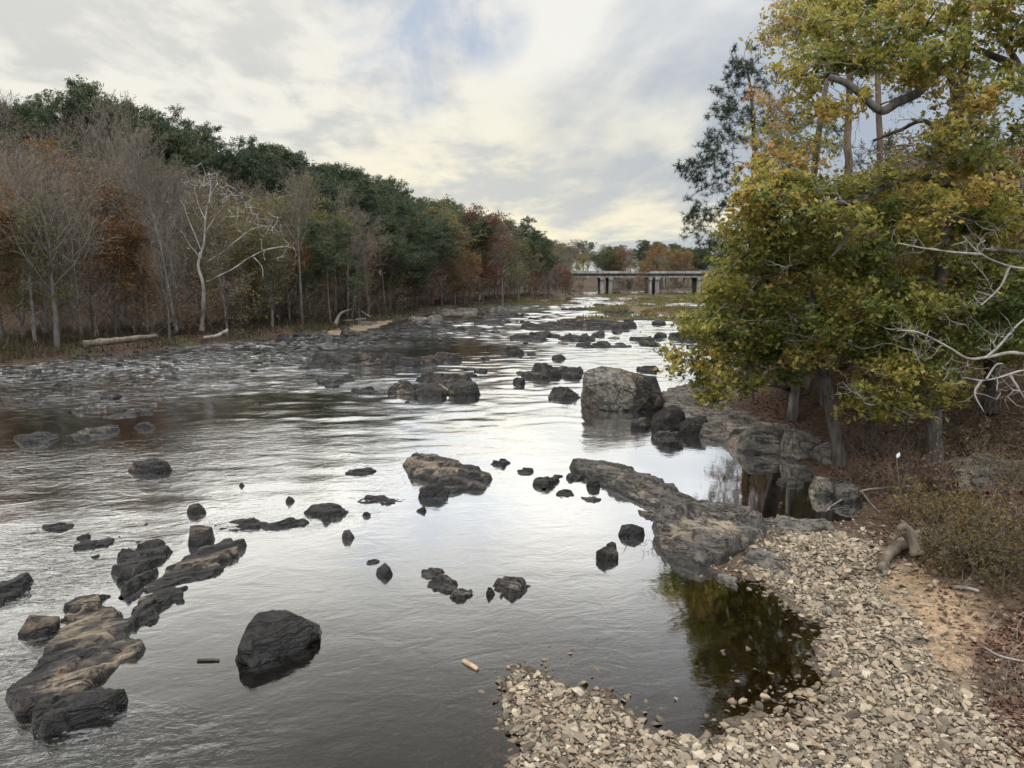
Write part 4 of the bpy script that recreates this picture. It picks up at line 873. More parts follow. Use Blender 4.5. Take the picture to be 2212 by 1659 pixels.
for i in range(900):
    y = math.exp(rng.uniform(math.log(44), math.log(330))); bx = np.interp(y, LB[:, 1], LB[:, 0]); s = rng.uniform(1.2, 12) if i % 3 else rng.uniform(10, 60); x = bx-s; z = float(terrain(x, y))
    px, _ = proj(np.array([x, y, z]))
    if z < .2 or px < -60 or n > 170: continue
    v = int(rng.integers(3)); n += 1
    plant('thicket', v, x, y, z, rng.uniform(1.6, 3.6)*(1+.003*y), rng.uniform(0, 6), ('leafy brown' if v == 2 else 'tangled bare')+' undergrowth thicket '+where(px, s, False), 'shrub', 'thickets along the left bank', rng.uniform(1, 1.5))
# far wood behind the bridge
rng = np.random.default_rng(8); far = ['brown_tree', 'pine_tree', 'russet_tree', 'olive_tree', 'pine_tree', 'rust_tree', 'bare_tree']
for i in range(150):
    y = rng.uniform(350, 560); px = rng.uniform(1150, 1800); x = (px-CX)/FPX*y; k = far[int(rng.integers(7))]; z = 1.0 + .02*(y-350)
    if poly_sd(np.array([[x, y]]), RIVER)[0] > 0 and y < 400 and rng.random() < .8: continue
    plant(k, int(rng.integers(len(PROTO[k]))), x, y, max(z, float(terrain(x, y)))-.2, rng.uniform(11, 19)*(1.15 if k == 'pine_tree' else .95), rng.uniform(0, 6), WORDS[k]+' in the far wood behind the bridge', 'tree', 'far trees behind the bridge', 1.25)
for i in range(70):
    y = rng.uniform(300, 345); px = rng.uniform(1180, 1680); x = (px-CX)/FPX*y
    k = ['thicket', 'olive_tree', 'brown_tree', 'russet_tree'][int(rng.integers(4))]; z = max(float(terrain(x, y)), 0.0)
    if 1290 < px < 1330 or (1400 < px < 1425) or (1495 < px < 1525): continue
    plant(k, 0, x, y, z-.1, rng.uniform(2.5, 5.0) if px > 1240 else rng.uniform(4, 7), rng.uniform(0, 6), {'thicket': 'tangled bare bush', 'olive_tree': 'small dull green tree', 'brown_tree': 'small brown tree', 'russet_tree': 'small russet bare tree'}[k]+' growing by the river around the bridge piers', 'shrub', 'bushes around the bridge', 1.4)
p = W(1390, 632, 300); plant('rust_tree', 0, p[0], p[1], 0, 9, 2, 'rust brown tree in front of the bridge between its piers', 'tree', None, 1.2)
for i in range(46):                                                          # the right bank towards the bridge
    y = rng.uniform(48, 290); px = rng.uniform(1560, 1760) + (60 if y < 90 else 0); x = (px-CX)/FPX*y; z = float(terrain(x, y))
    if z < .15: continue
    k = ['brown_tree', 'olive_tree', 'olive_tree', 'russet_tree', 'bare_tree'][int(rng.integers(5))]
    plant(k, 0, x, y, z, rng.uniform(3.5, 6.0)*(1+.002*y), rng.uniform(0, 6), {'brown_tree': 'brown leaved sapling', 'olive_tree': 'dull green sapling', 'russet_tree': 'russet bare sapling', 'bare_tree': 'grey bare sapling'}[k]+' behind the oaks on the right bank', 'tree', 'young trees of the right bank', 1.3)

rng = np.random.default_rng(66); n = 0                                          # close understorey behind the pool and the oaks
for i in range(400):
    y = rng.uniform(29, 52); px = rng.uniform(1625, 2330); x = (px-CX)/FPX*y; z = float(terrain(x, y))
    if z < .25 or n >= 44 or poly_sd(np.array([[x, y]]), RIVER)[0] > -2.0: continue
    k = ['brown_tree', 'olive_tree', 'thicket', 'brown_tree', 'rust_tree'][int(rng.integers(5))]; n += 1
    band = 'behind the leaning oak' if px < 1850 else 'behind the thick trunk' if px < 2080 else 'behind the dead white branches'
    plant(k, int(rng.integers(len(PROTO[k]))), x, y, z-.1, rng.uniform(2.5, 4.5) if k == 'thicket' else rng.uniform(3.5, 5.2) if px < 1800 else rng.uniform(4.5, 8.5), rng.uniform(0, 6), {'thicket': 'tall tangled thicket', 'brown_tree': 'brown leaved understorey tree', 'olive_tree': 'dull green understorey tree', 'rust_tree': 'rust leaved understorey tree'}[k]+' '+band, 'shrub' if k == 'thicket' else 'tree', 'understorey of the right bank', 1.3)
# ------------------------------------------------------------------ trees built by hand
def handtree(name, label, base, trunks, lobes, leaf_mat_, bark, seed, twigs=34, per=13, size=.145, spread=.085, fl=.55, asp=.6, cat='tree', twig_r=.012, bend=.16, needles=False, noleaf=False, dead=0):
    rng = np.random.default_rng(seed); root = empty(name, tuple(base)); B = np.array(base)
    tr, cr, tw = MB(), MB(), [[], [], [], []]; sk = []; sr = []
    for pts, r0, r1 in trunks:
        p = spline(pts, max(10, 7*len(pts))); r = np.linspace(r0, r1, len(p))
        p = p + .35*r[:, None]*np.stack([vnoise(p*1.3+k*7.7, seed) for k in range(3)], 1)
        if len(sk) == 0: r = r*(1+.55*np.exp(-np.arange(len(p))*.9))
        add_tube(tr, p-B, r, 12, seed, .10); m = 3 if len(sk) == 0 else 1
        sk += list(p[m:]); sr += list(r[m:])
    order = sorted(lobes, key=lambda L: min(np.linalg.norm(np.array(q)-L[0]) for q in sk))
    def twig(a, b, ra, rb):
        for s_, v in zip(tw, (a, b, ra, rb)): s_.append(v)
    for c, r, tone in order:
        S = np.array(sk); cost = np.linalg.norm(S-c, axis=1) + .35*np.clip(S[:, 2]-c[2], 0, None)
        i = int(np.argmin(cost)); a = S[i]; L = np.linalg.norm(c-a)+.01; rb = min(sr[i]*.7, .018+.016*L)
        mid = a + (c-a)*.5 + rng.normal(0, bend*L*.5, 3) + np.array([0, 0, .06*L])
        p = spline([a, mid, c + rng.normal(0, .1*r, 3)], 9); p[1:-1] += rng.normal(0, .018*L, (7, 3))
        rr = np.linspace(rb, max(.012, rb*.3), 9); add_tube(tr, p-B, rr, 6, seed, .08)
        sk += list(p[3:]); sr += list(rr[3:])
        ends = []
        n = max(6, int(twigs*min(1.6, r*r)))
        dirs = rng.normal(0, 1, (n, 3)); dirs /= np.linalg.norm(dirs, axis=1, keepdims=True)
        tl = np.array([rng.normal(0, .25), rng.normal(0, .25)]); E = dirs*(r*rng.uniform(.25, 1.0, n)**.6)[:, None]*np.array([1.15, 1.15, .72 if needles or per == 0 else .42]); E[:, 2] += E[:, :2]@tl; E = c + E
        pool = list(p[5:])
        for e in E[np.argsort(np.linalg.norm(E-c, axis=1))]:
            Q = np.array(pool); s0 = Q[int(np.argmin(np.linalg.norm(Q-e, axis=1)))]; m1 = (s0+e)/2 + rng.normal(0, .07, 3)*np.linalg.norm(e-s0) + np.array([0, 0, -.03])
            twig(s0-B, m1-B, twig_r*1.3, twig_r); twig(m1-B, e-B, twig_r, twig_r*.5); pool += [m1, e]
            ends += [e, m1*.4+e*.6]
            for _ in range(2):
                e2 = e + rng.normal(0, .16, 3); twig(e-B, e2-B, twig_r*.6, twig_r*.3); ends.append(e2)
        if noleaf or per == 0: continue
        En = np.array(ends); Cn = np.repeat(En, per, 0); ct = np.repeat(tone*.76+rng.normal(0, .15)+rng.normal(0, .12, len(En)), per)
        if needles:
            d = rng.normal(0, 1, Cn.shape); d[:, 2] += .35; d /= np.linalg.norm(d, axis=1, keepdims=True); ln = size*rng.uniform(.6, 1.2, len(Cn))[:, None]
            b = np.cross(d, rng.normal(0, 1, Cn.shape)); b /= np.linalg.norm(b, axis=1, keepdims=True); wv = b*size*asp*.5
            V = np.stack([Cn-wv, Cn+wv, Cn+d*ln+wv*.3, Cn+d*ln-wv*.3], 1)-B
            cr.add(V.reshape(-1, 3), np.arange(len(Cn))[:, None]*4+np.arange(4)[None], np.clip(ct+rng.normal(0, .12, len(Cn)), 0, 1))
        else:
            Cn = Cn + rng.normal(0, spread, Cn.shape)*np.array([1, 1, .7]); leaves(cr, Cn-B, size, rng, np.clip(ct+rng.normal(0, .13, len(Cn)), 0, 1), fl, asp)
    if dead:
        q = [[], [], [], []]; dm = MB()
        for i in rng.choice(len(lobes), min(dead, len(lobes)), replace=False):
            c, r, _ = lobes[i]; front = np.array([-c[0], -c[1], 0]); front /= np.linalg.norm(front); p = c + front*r*.25 + rng.normal(0, .2*r, 3); d = nrm(np.array([rng.normal(0, 1), rng.normal(0, .5), rng.normal(.1, .5)])); rad = rng.uniform(.012, .026)
            for k in range(7):
                e = p + d*r*.30; r2 = rad*.86
                for v, x_ in zip(q, (p-B, e-B, rad, r2)): v.append(x_)
                if k > 1:
                    for _ in range(2):
                        e2 = e + nrm(d + rng.normal(0, .8, 3))*r*rng.uniform(.2, .5); e3 = e2 + nrm(e2-e + rng.normal(0, .25, 3))*r*.2
                        for v, x_ in zip(q, (e-B, e2-B, r2*.55, r2*.35)): v.append(x_)
                        for v, x_ in zip(q, (e2-B, e3-B, r2*.35, .003)): v.append(x_)
                p, rad = e, r2; d = nrm(d + rng.normal(0, .28, 3))
        V, F = sticks(*q); dm.add(V, F); tag(dm.obj('dead_twigs', M['bark_dead'], root), kind='stuff')
    if tw[0]: V, F = sticks(*tw); tr.add(V, F)
    tr.obj('trunk', M[bark], root, True)
    if cr.n: cr.obj('crown', M[leaf_mat_], root)
    tag(root, label, cat); return root
def LB_(rows, Y, r, dy=1.6, seed=1):
    g = np.random.default_rng(seed); out = []
    for row in rows:
        px, py, tone = row[:3]; y = Y + g.uniform(-dy, dy) + (row[3] if len(row) > 3 else 0)
        out.append((W(px, py, y), r*g.uniform(.85, 1.2)*y/20, tone))
    return out
def gz(px, py, z=.5):
    g = G(px, py, z); 
    for _ in range(4): z = float(terrain(g[0], g[1])); g = G(px, py, z)
    return g
# sycamore with white limbs
b = base_on(436, 716, .9); Ys = b[1]; Q = lambda px, py, dy=0: W(px, py, Ys+dy)
handtree('sycamore', 'white limbed bare sycamore standing out at the water on the left bank', b,
    [([np.array(b), Q(440, 660), Q(438, 610), Q(428, 575), Q(433, 545)], .20, .12), ([Q(432, 560), Q(441, 520), Q(444, 470, .5), Q(452, 430, .6), Q(470, 395, .5)], .12, .03),
     ([Q(444, 610), Q(470, 598, -1), Q(505, 580, -2), Q(540, 556, -3), Q(580, 538, -3.5), Q(612, 532, -4)], .10, .03), ([Q(447, 565), Q(480, 545, -.5), Q(510, 520, -1), Q(545, 495, -1), Q(580, 488, -1)], .075, .022),
     ([Q(432, 556), Q(410, 530, .3), Q(392, 500, .6), Q(370, 478, .6)], .075, .022), ([Q(434, 540), Q(420, 505), Q(405, 470), Q(395, 440), Q(380, 425)], .075, .022), ([Q(444, 500), Q(465, 470, .5), Q(485, 440, .5), Q(500, 415, .5)], .06, .02), ([Q(446, 480), Q(430, 445), Q(420, 410)], .05, .02),
     ([Q(452, 440), Q(455, 400), Q(450, 372)], .06, .02), ([Q(545, 553, -3), Q(565, 575, -3), Q(568, 600, -3)], .06, .02)],
    [(Q(x, y, d), 1.7, .5) for x, y, d in ((370, 470, 1), (385, 420, 0), (420, 400, 1), (450, 385, 0), (480, 400, 1), (505, 420, 0), (530, 440, 1), (560, 480, 0), (590, 490, 0), (605, 535, -4), (400, 450, 2), (350, 500, 1), (520, 470, 0), (470, 430, 1))],
    'brown', 'bark_white', 3, twigs=11, per=0, twig_r=.02, bend=.12)
b = base_on(642, 686, 1.0); Ys2 = b[1]+22; b = (W(642, 600, Ys2)[0], Ys2, float(terrain(W(642, 600, Ys2)[0], Ys2))); Q2 = lambda px, py: W(px, py, Ys2)
handtree('sycamore', 'smaller white forked bare tree above the round olive tree', b, [([np.array(b), Q2(637, 540), Q2(637, 490)], .15, .09), ([Q2(637, 500), Q2(640, 450), Q2(637, 415)], .08, .025), ([Q2(637, 500), Q2(620, 470), Q2(606, 440)], .07, .02), ([Q2(638, 495), Q2(655, 455), Q2(665, 430)], .07, .02)],
    [(Q2(x, y), 1.8, .5) for x, y in ((600, 430), (620, 415), (640, 405), (660, 415), (675, 440))], 'brown', 'bark_white', 4, twigs=10, per=0, twig_r=.022)
# ------------------------------------------------------------------ right bank trees
# pines behind
def pine_lobes(pts, Y, r, seed, keep=1.0):
    g = np.random.default_rng(seed); return [(W(x, y, Y+g.uniform(-1.8, 1.8)), r*g.uniform(.8, 1.2), g.uniform(.25, .7)) for x, y in pts if g.random() < keep]
Yp = 44.0; b = W(1628, 700, Yp); b = (b[0], Yp, float(terrain(b[0], Yp)))
handtree('pine_tree', 'tall open crowned pine rising against the sky at the left edge of the oaks', b, [([np.array(b), W(1630, 560, Yp), W(1630, 400, Yp), W(1627, 250, Yp), W(1612, 130, Yp)], .26, .05)],
    pine_lobes([(1608, 125), (1590, 150), (1628, 150), (1575, 185), (1615, 180), (1655, 175), (1565, 215), (1600, 215), (1640, 215), (1675, 215), (1550, 240), (1590, 250), (1625, 255), (1660, 260), (1690, 255), (1560, 290), (1535, 310), (1580, 305), (1620, 300), (1655, 310), (1695, 310), (1520, 345), (1545, 350), (1508, 352), (1580, 350), (1485, 378), (1505, 385), (1530, 395), (1560, 400), (1680, 360), (1640, 360), (1500, 470), (1485, 482), (1515, 460), (1530, 485), (1550, 450), (1575, 440), (1510, 515), (1540, 525), (1570, 520), (1590, 480), (1600, 545), (1570, 560), (1650, 440), (1690, 420)], Yp, .78, 3),
    'pine_near', 'bark_pine', 5, twigs=19, per=17, size=.25, asp=.085, needles=True, twig_r=.012, bend=.10)
Yq = 33.0; b = W(1833, 720, Yq); b = (b[0], Yq, float(terrain(b[0], Yq)))
handtree('pine_tree', 'straight thin pine trunk seen through the sky gaps in the middle of the oaks', b, [([np.array(b), W(1832, 500, Yq), W(1832, 300, Yq), W(1835, 120, Yq), W(1830, -60, Yq)], .19, .10)],
    pine_lobes([(1740, 300), (1770, 330), (1790, 290), (1720, 340), (1700, 330), (1860, 300), (1890, 330), (1790, 380), (1760, 390), (1720, 390), (1880, 260), (1750, 250), (1910, 210), (1870, 180), (1780, 200), (1900, 100), (1760, 130), (1840, 60), (1930, 40), (1700, 280)], Yq, .85, 4, .6), 'pine_near', 'bark_pine', 6, twigs=16, per=15, size=.25, asp=.075, needles=True, twig_r=.012)
Yr = 36.0; b = W(1905, 720, Yr); b = (b[0], Yr, float(terrain(b[0], Yr)))
handtree('pine_tree', 'second slender pine trunk just right of the straight one', b, [([np.array(b), W(1903, 500, Yr), W(1900, 300, Yr), W(1895, 100, Yr), W(1900, -90, Yr)], .17, .10)],
    pine_lobes([(1950, 260), (1980, 310), (2040, 300), (1960, 200), (2020, 200), (2080, 160), (2100, 60), (2000, 90), (1990, 10), (2150, 20), (2180, 160), (2120, 300)], Yr, .9, 5, .6), 'pine_near', 'bark_pine', 7, twigs=16, per=13, size=.26, asp=.08, needles=True, twig_r=.013)
# leaning oak at the pool
b = gz(1815, 1005); Yb = b[1]; A = lambda x, y, d=0: W(x, y, Yb+d)
handtree('oak_tree', 'leaning oak with a bent trunk at the pool rim and leaves over the water', b,
    [([b-np.array([0, 0, .3]), A(1800, 905), A(1772, 770, -.3), A(1754, 662, -.6), A(1738, 606, -.8), A(1700, 566, -1.0), A(1648, 526, -1.2)], .21, .075), ([A(1650, 528, -1.2), A(1608, 552, -1.5), A(1575, 585, -1.8), A(1545, 607, -2)], .06, .02), ([A(1740, 606, -.8), A(1690, 618, -1), A(1640, 640, -1.6)], .06, .03),
     ([A(1754, 662, -.6), A(1700, 690, -1), A(1650, 712, -1.4)], .06, .025), ([A(1772, 770, -.3), A(1720, 780, -.6), A(1660, 800, -1)], .05, .02), ([A(1700, 566, -1), A(1730, 505, -.6), A(1762, 462, 0), A(1790, 440, .5)], .07, .045)],
    LB_([(1500, 768, .62), (1528, 735, .55), (1490, 800, .7), (1545, 790, .6), (1560, 745, .5), (1600, 770, .45), (1560, 700, .45), (1600, 720, .4), (1540, 670, .5), (1585, 660, .5), (1640, 700, .35), (1650, 750, .35), (1620, 650, .45), (1665, 640, .4), (1560, 620, .62), (1530, 700, .6), (1690, 690, .3), (1700, 740, .3), (1690, 600, .45), (1640, 590, .5), (1735, 700, .35), (1760, 640, .4), (1730, 560, .5), (1590, 835, .35), (1560, 850, .4), (1630, 810, .35), (1680, 790, .35), (1745, 760, .4), (1600, 600, .6), (1575, 560, .65), (1620, 520, .65)], Yb-.8, .72, 1.4, 2),
    'oak', 'bark_oak', 12, twigs=33, per=6, dead=14)
# thick trunked oak
b = gz(2020, 1000, .8); Yc = b[1]; A2 = lambda x, y, d=0: W(x, y, Yc+d)
handtree('oak_tree', 'oak with a thick dark straight trunk standing in the brush at right', b,
    [([b-np.array([0, 0, .3]), A2(2018, 840), A2(2030, 640, .2), A2(2052, 420, .3), A2(2075, 200, .5), A2(2090, 20, .5)], .235, .13), ([A2(2072, 230, .5), A2(2040, 150, .2), A2(1985, 196, -.5), A2(1940, 222, -1), A2(1906, 238, -1.4), A2(1862, 205, -1.6), A2(1830, 182, -1.6), A2(1791, 166, -1.6)], .15, .085),
     ([A2(2055, 400, .3), A2(1992, 380, -.2), A2(1925, 398, -.8), A2(1850, 434, -1.5), A2(1783, 440, -2), A2(1738, 474, -2.2)], .13, .05), ([A2(1850, 434, -1.5), A2(1838, 480, -1.4), A2(1822, 525, -1.4), A2(1790, 560, -1.4)], .06, .035), ([A2(2050, 330, .3), A2(2000, 262, .5), A2(1940, 283, .8), A2(1885, 304, 1)], .075, .04), ([A2(2032, 620, .2), A2(1980, 600, -.6), A2(1900, 640, -1.2)], .07, .03)],
    LB_([(1790, 470, .55), (1750, 500, .55), (1830, 470, .5), (1880, 450, .55), (1930, 430, .6), (1980, 440, .55), (1850, 400, .65), (1790, 410, .65), (1740, 410, .65), (1700, 400, .68), (1680, 440, .62), (1720, 450, .6), (1660, 480, .62), (1700, 510, .5), (1640, 440, .66), (1660, 390, .7), (1690, 360, .72), (1615, 470, .65), (1640, 510, .6), (1690, 550, .5), (1780, 540, .4), (1840, 550, .35), (1900, 540, .4), (1960, 520, .5), (1850, 610, .3), (1910, 600, .35), (1810, 630, .3), (1970, 610, .45), (1790, 690, .3), (1850, 680, .35), (1910, 670, .45), (1960, 690, .5), (1830, 740, .4), (1880, 740, .55), (1940, 750, .5), (1990, 750, .4), (1890, 800, .55), (1950, 800, .6), (2010, 800, .4), (1990, 850, .45), (1895, 850, .45), (1880, 880, .5), (2050, 700, .5), (2020, 650, .45), (2060, 770, .55), (2040, 840, .45)], Yc-1.2, .76, 1.5, 3),
    'oak', 'bark_oak', 13, twigs=33, per=6, dead=22)
# big oak rooted beyond the right edge
b = gz(2420, 960, 1.2); Yd = b[1]; A3 = lambda x, y, d=0: W(x, y, Yd+d)
handtree('oak_tree', 'spreading oak rooted outside the right edge with an orange tinged crown at upper right', b,
    [([b-np.array([0, 0, .3]), A3(2400, 700), A3(2370, 450), A3(2330, 200), A3(2300, -60)], .34, .16), ([A3(2340, 260), A3(2260, 180), A3(2190, 140, .5), A3(2120, 110, .6), A3(2050, 90, .6)], .16, .06), ([A3(2370, 450), A3(2280, 420, -.6), A3(2200, 400, -1), A3(2130, 380, -1.2)], .14, .05), ([A3(2380, 560), A3(2290, 560, -1), A3(2210, 545, -1.6), A3(2130, 540, -2)], .13, .04),
     ([A3(2395, 660), A3(2300, 680, -1), A3(2200, 660, -2), A3(2110, 630, -2.5)], .11, .04), ([A3(2200, 140, .5), A3(2160, 60, .5), A3(2140, -40, .4)], .09, .05), ([A3(2120, 110, .6), A3(2000, 60, .5), A3(1880, 70, .4), A3(1800, 100, .2)], .08, .035)],
    LB_([(1745, 150, 0.60), (1805, 115, 0.60), (1725, 190, 0.60), (1835, 140, 0.60), (1880, 130, 0.50), (1930, 90, 0.55), (1980, 130, 0.50), (1875, 40, 0.60), (2000, 50, 0.60), (2050, 100, 0.60), (2150, 110, 0.60), (2200, 60, 0.62), (2190, 180, 0.60), (2080, 200, 0.72), (2100, 240, 0.85), (2060, 270, 0.68), (2200, 280, 0.60), (2020, 320, 0.60), (2080, 330, 0.55), (2200, 360, 0.55), (2060, 390, 0.55), (2120, 410, 0.60), (2180, 430, 0.60), (2020, 460, 0.60), (2090, 470, 0.65), (2150, 490, 0.60), (2205, 500, 0.60), (2040, 530, 0.50), (2100, 560, 0.60), (2170, 560, 0.50), (2210, 610, 0.30), (2060, 600, 0.55), (2130, 630, 0.30), (2190, 660, 0.15), (2100, 690, 0.25), (2160, 710, 0.20), (2205, 730, 0.20), (2090, 740, 0.55), (2240, 460, 0.50), (1970, 160, 0.58), (1785, 60, 0.60), (1815, 20, 0.60), (1825, 230, 0.60), (2040, 10, 0.60), (1950, 10, 0.65), (2240, 580, 0.40), (1870, 10, 0.70), (2140, 10, 0.60), (2210, 0, 0.60)], Yd-.6, .78, 1.8, 4),
    'oak', 'bark_oak', 14, twigs=34, per=6, dead=30)
# small oak in the shade between the two trunks
b = gz(1876, 950, .7); A4 = lambda x, y, d=0: W(x, y, b[1]+d)
handtree('oak_tree', 'small shaded oak with a short dark trunk between the leaning and thick trunks', b, [([b-np.array([0, 0, .3]), A4(1876, 890), A4(1868, 800), A4(1850, 700)], .16, .07)],
    LB_([(1850, 690, .3), (1800, 720, .3), (1760, 690, .3), (1890, 760, .35), (1820, 640, .35), (1770, 600, .4), (1870, 640, .3), (1700, 660, .35), (1740, 730, .3), (1930, 720, .3), (1690, 560, .4), (1650, 560, .45), (1600, 600, .45), (1640, 640, .4), (1580, 660, .45)], 28, .95, 1.4, 5), 'oak', 'bark_dark', 15, twigs=26, per=6)
b = W(2140, 880, 25.0); b[2] = float(terrain(b[0], b[1])); A8 = lambda x, y, d=0: W(x, y, 25+d)
gq = np.random.default_rng(77)
handtree('oak_tree', 'green backing oak standing behind the thick trunk and the dead white branches', b, [([b, A8(2135, 780), A8(2120, 620), A8(2110, 420)], .2, .08)],
    [(W(x+gq.uniform(-25, 25), y+gq.uniform(-25, 25), 25+gq.uniform(-1.5, 1.5)), 1.15*gq.uniform(.85, 1.2), .32+.25*(y < 560)+gq.uniform(-.1, .1)) for x in range(1850, 2290, 72) for y in range(460, 800, 72)], 'oak', 'bark_dark', 18, twigs=26, per=6, dead=10)
# dead white snag entering from the right
b = gz(2330, 930, 1.2); Ye = 17.0; A5 = lambda x, y, d=0: W(x, y, Ye+d)
b = W(2380, 900, Ye); b[2] = float(terrain(b[0], b[1]))
handtree('dead_tree', 'bleached dead tree reaching in from the right edge with bare white branches', b,
    [([b, A5(2372, 820), A5(2360, 700), A5(2330, 560)], .16, .06), ([A5(2368, 790), A5(2290, 775, -.2), A5(2212, 765, -.4), A5(2180, 762, -.5), A5(2130, 772, -.6), A5(2090, 775, -.7), A5(2050, 752, -.8), A5(2010, 730, -.9), A5(1975, 716, -1), A5(1938, 714, -1)], .05, .011), ([A5(2130, 772, -.6), A5(2160, 745, -.6), A5(2195, 705, -.5), A5(2225, 680, -.5)], .03, .015),
     ([A5(2370, 850), A5(2290, 810), A5(2215, 800, -.4), A5(2160, 815, -.6), A5(2120, 822, -.7), A5(2080, 815, -.8)], .032, .009), ([A5(2130, 820, -.7), A5(2150, 790, -.7), A5(2165, 785, -.7)], .025, .012), ([A5(2120, 822, -.7), A5(2105, 850, -.7), A5(2125, 890, -.8)], .025, .010), ([A5(2180, 810, -.5), A5(2200, 840, -.5), A5(2225, 880, -.5)], .025, .012),
     ([A5(2345, 620), A5(2260, 590), A5(2180, 575, -.5), A5(2120, 550, -.8), A5(2080, 510, -.8)], .038, .011), ([A5(2120, 550, -.8), A5(2060, 545, -1), A5(1990, 535, -1.2), A5(1940, 525, -1.3)], .03, .010), ([A5(2180, 575, -.5), A5(2160, 620, -.7), A5(2120, 660, -.9)], .03, .012)],
    [(A5(x, y, -.7), .45, .5) for x, y in ((1990, 740), (2020, 760), (1960, 720), (2090, 790), (2140, 735), (2190, 710), (2110, 850), (2160, 840), (2200, 850), (2080, 820), (2000, 540), (2060, 530), (2120, 520), (2100, 650))], 'oak', 'bark_dead', 16, twigs=34, per=0, twig_r=.0065, bend=.15)
# bare branched tree at the top
Yf = 27.0; b = W(1720, 760, Yf+3); b[2] = float(terrain(b[0], b[1])); A6 = lambda x, y, d=0: W(x, y, Yf+d)
handtree('bare_tree', 'thin twiggy tree poking its bare branch ends above the left side of the oaks', b, [([b, A6(1735, 560, 2), A6(1755, 400, 1), A6(1775, 240), A6(1795, 120), A6(1800, -30)], .15, .06), ([A6(1795, 120), A6(1760, 70), A6(1735, 40), A6(1720, 20)], .06, .02), ([A6(1775, 240), A6(1730, 205), A6(1700, 190)], .05, .02)],
    LB_([(1720, 60, .8), (1700, 30, .8), (1745, 10, .8), (1770, 60, .75), (1690, 70, .85), (1740, 110, .75), (1800, 30, .7), (1820, -10, .7), (1680, 240, .8), (1720, 270, .8), (1760, 320, .75), (1700, 330, .75), (1660, 300, .8)], Yf, .82, 1.0, 6), 'oak', 'bark_dead', 17, twigs=38, per=2, twig_r=.010)

# ------------------------------------------------------------------ brush, logs, litter of the right bank
def curved_log(name, label, pts, r0, r1, mat, seed, cat, n=26, rough=.30, extra=()):
    p = spline(pts, n); mb = MB(); c = p.mean(0).copy(); c[2] = p[:, 2].min()
    add_tube(mb, p-c, np.linspace(r0, r1, n), 12, seed, rough)
    for q, a, b in extra: add_tube(mb, spline(q, 10)-c, np.linspace(a, b, 10), 10, seed+1, rough)
    o = mb.obj(name, M[mat], None, True); o.location = c; tag(o, label, cat); return o
def gl(px, py, lift=0.0):
    g = gz(px, py); return g + np.array([0, 0, lift])
c0 = gl(1985, 1205, .14)
curved_log('driftwood_log', 'forked weathered driftwood log lying on the sand above the gravel', [gl(1902, 1240, .10), gl(1920, 1212, .16), gl(1955, 1190, .2), gl(2005, 1172, .22)], .09, .15, 'bark_log', 3, 'log', rough=.26, extra=[([gl(1985, 1208, .08), W(1975, 1170, gl(1985, 1208)[1]+.1), W(1945, 1135, gl(1985, 1208)[1]+.15)], .17, .11), ([gl(1912, 1225, .10), gl(1912, 1250, .06)], .09, .04)])
curved_log('fallen_log', 'bleached fallen log with a hollow end lying on the rock shelf under the oak', [gl(1730, 880, .12), gl(1705, 848, .28), W(1670, 822, 25.5)], .20, .24, 'bark_dead', 4, 'log', extra=[([gl(1702, 850, .25), gl(1685, 866, .15), gl(1668, 878, .05)], .09, .06)])
curved_log('fallen_branch', 'long thin dead branch lying across the near end of the dark pool', [gl(1990, 1062, .15), gl(1930, 1066, .18), gl(1860, 1076, .2), gl(1800, 1098, .1), gl(1775, 1120, .02)], .04, .015, 'bark_dead', 5, 'branch', extra=[([gl(1860, 1076, .2), gl(1880, 1095, .1), gl(1900, 1110, .05)], .02, .01)])
curved_log('driftwood_stick', 'short pale stick on the leaf litter right of the driftwood log', [gl(2060, 1272, .03), gl(2088, 1276, .05), gl(2115, 1280, .03)], .035, .03, 'bark_dead', 6, 'stick')
curved_log('driftwood_stick', 'long pale thin stick on the red leaf litter at the right edge', [gl(2120, 1400, .03), gl(2160, 1425, .06), gl(2212, 1436, .05)], .02, .015, 'bark_dead', 7, 'stick')
curved_log('driftwood_stick', 'short peeled piece of wood floating in the smooth foreground water', [G(1002, 1428, .01), G(1018, 1437, .02), G(1032, 1446, .01)], .04, .035, 'bark_peel', 8, 'stick', rough=.05)
curved_log('driftwood_stick', 'thin black stick floating left of the lone foreground boulder', [G(426, 1427, .01), G(450, 1425, .02), G(473, 1427, .01)], .025, .02, 'bark_dark', 9, 'stick')
curved_log('driftwood_log', 'pale bent log on the left bank below the sycamore', [gl(445, 718, .2), gl(462, 705, .8), gl(486, 686, 1.3)], .16, .10, 'bark_old', 10, 'log')
curved_log('driftwood_log', 'bleached log lying at the waterline under the sycamore', [gl(440, 735, .2), gl(470, 733, .3), gl(492, 727, .5)], .14, .14, 'bark_old', 11, 'log')
curved_log('fallen_log', 'long mossy fallen log along the far left waterline', [gl(180, 752, .3), gl(250, 748, .4), gl(340, 740, .5)], .28, .2, 'bark_log', 12, 'log')
curved_log('fallen_log', 'tangle of pale driftwood beside the tan sand of the left bank', [gl(725, 704, .2), gl(738, 690, .8), gl(770, 684, .9), gl(800, 690, .3)], .2, .12, 'bark_old', 13, 'log', extra=[([gl(730, 700, .3), gl(760, 700, .4), gl(790, 694, .3)], .15, .08)])
pxslab('sand_bar', [(700, 718), (738, 705), (780, 702), (825, 690), (850, 692), (815, 706), (770, 714), (730, 722)], .1, .3, 0, 71, 'sand', 'small tan sand bank at the foot of the pale rock pile on the left bank', cat='sand bank', res=60, groove=0)
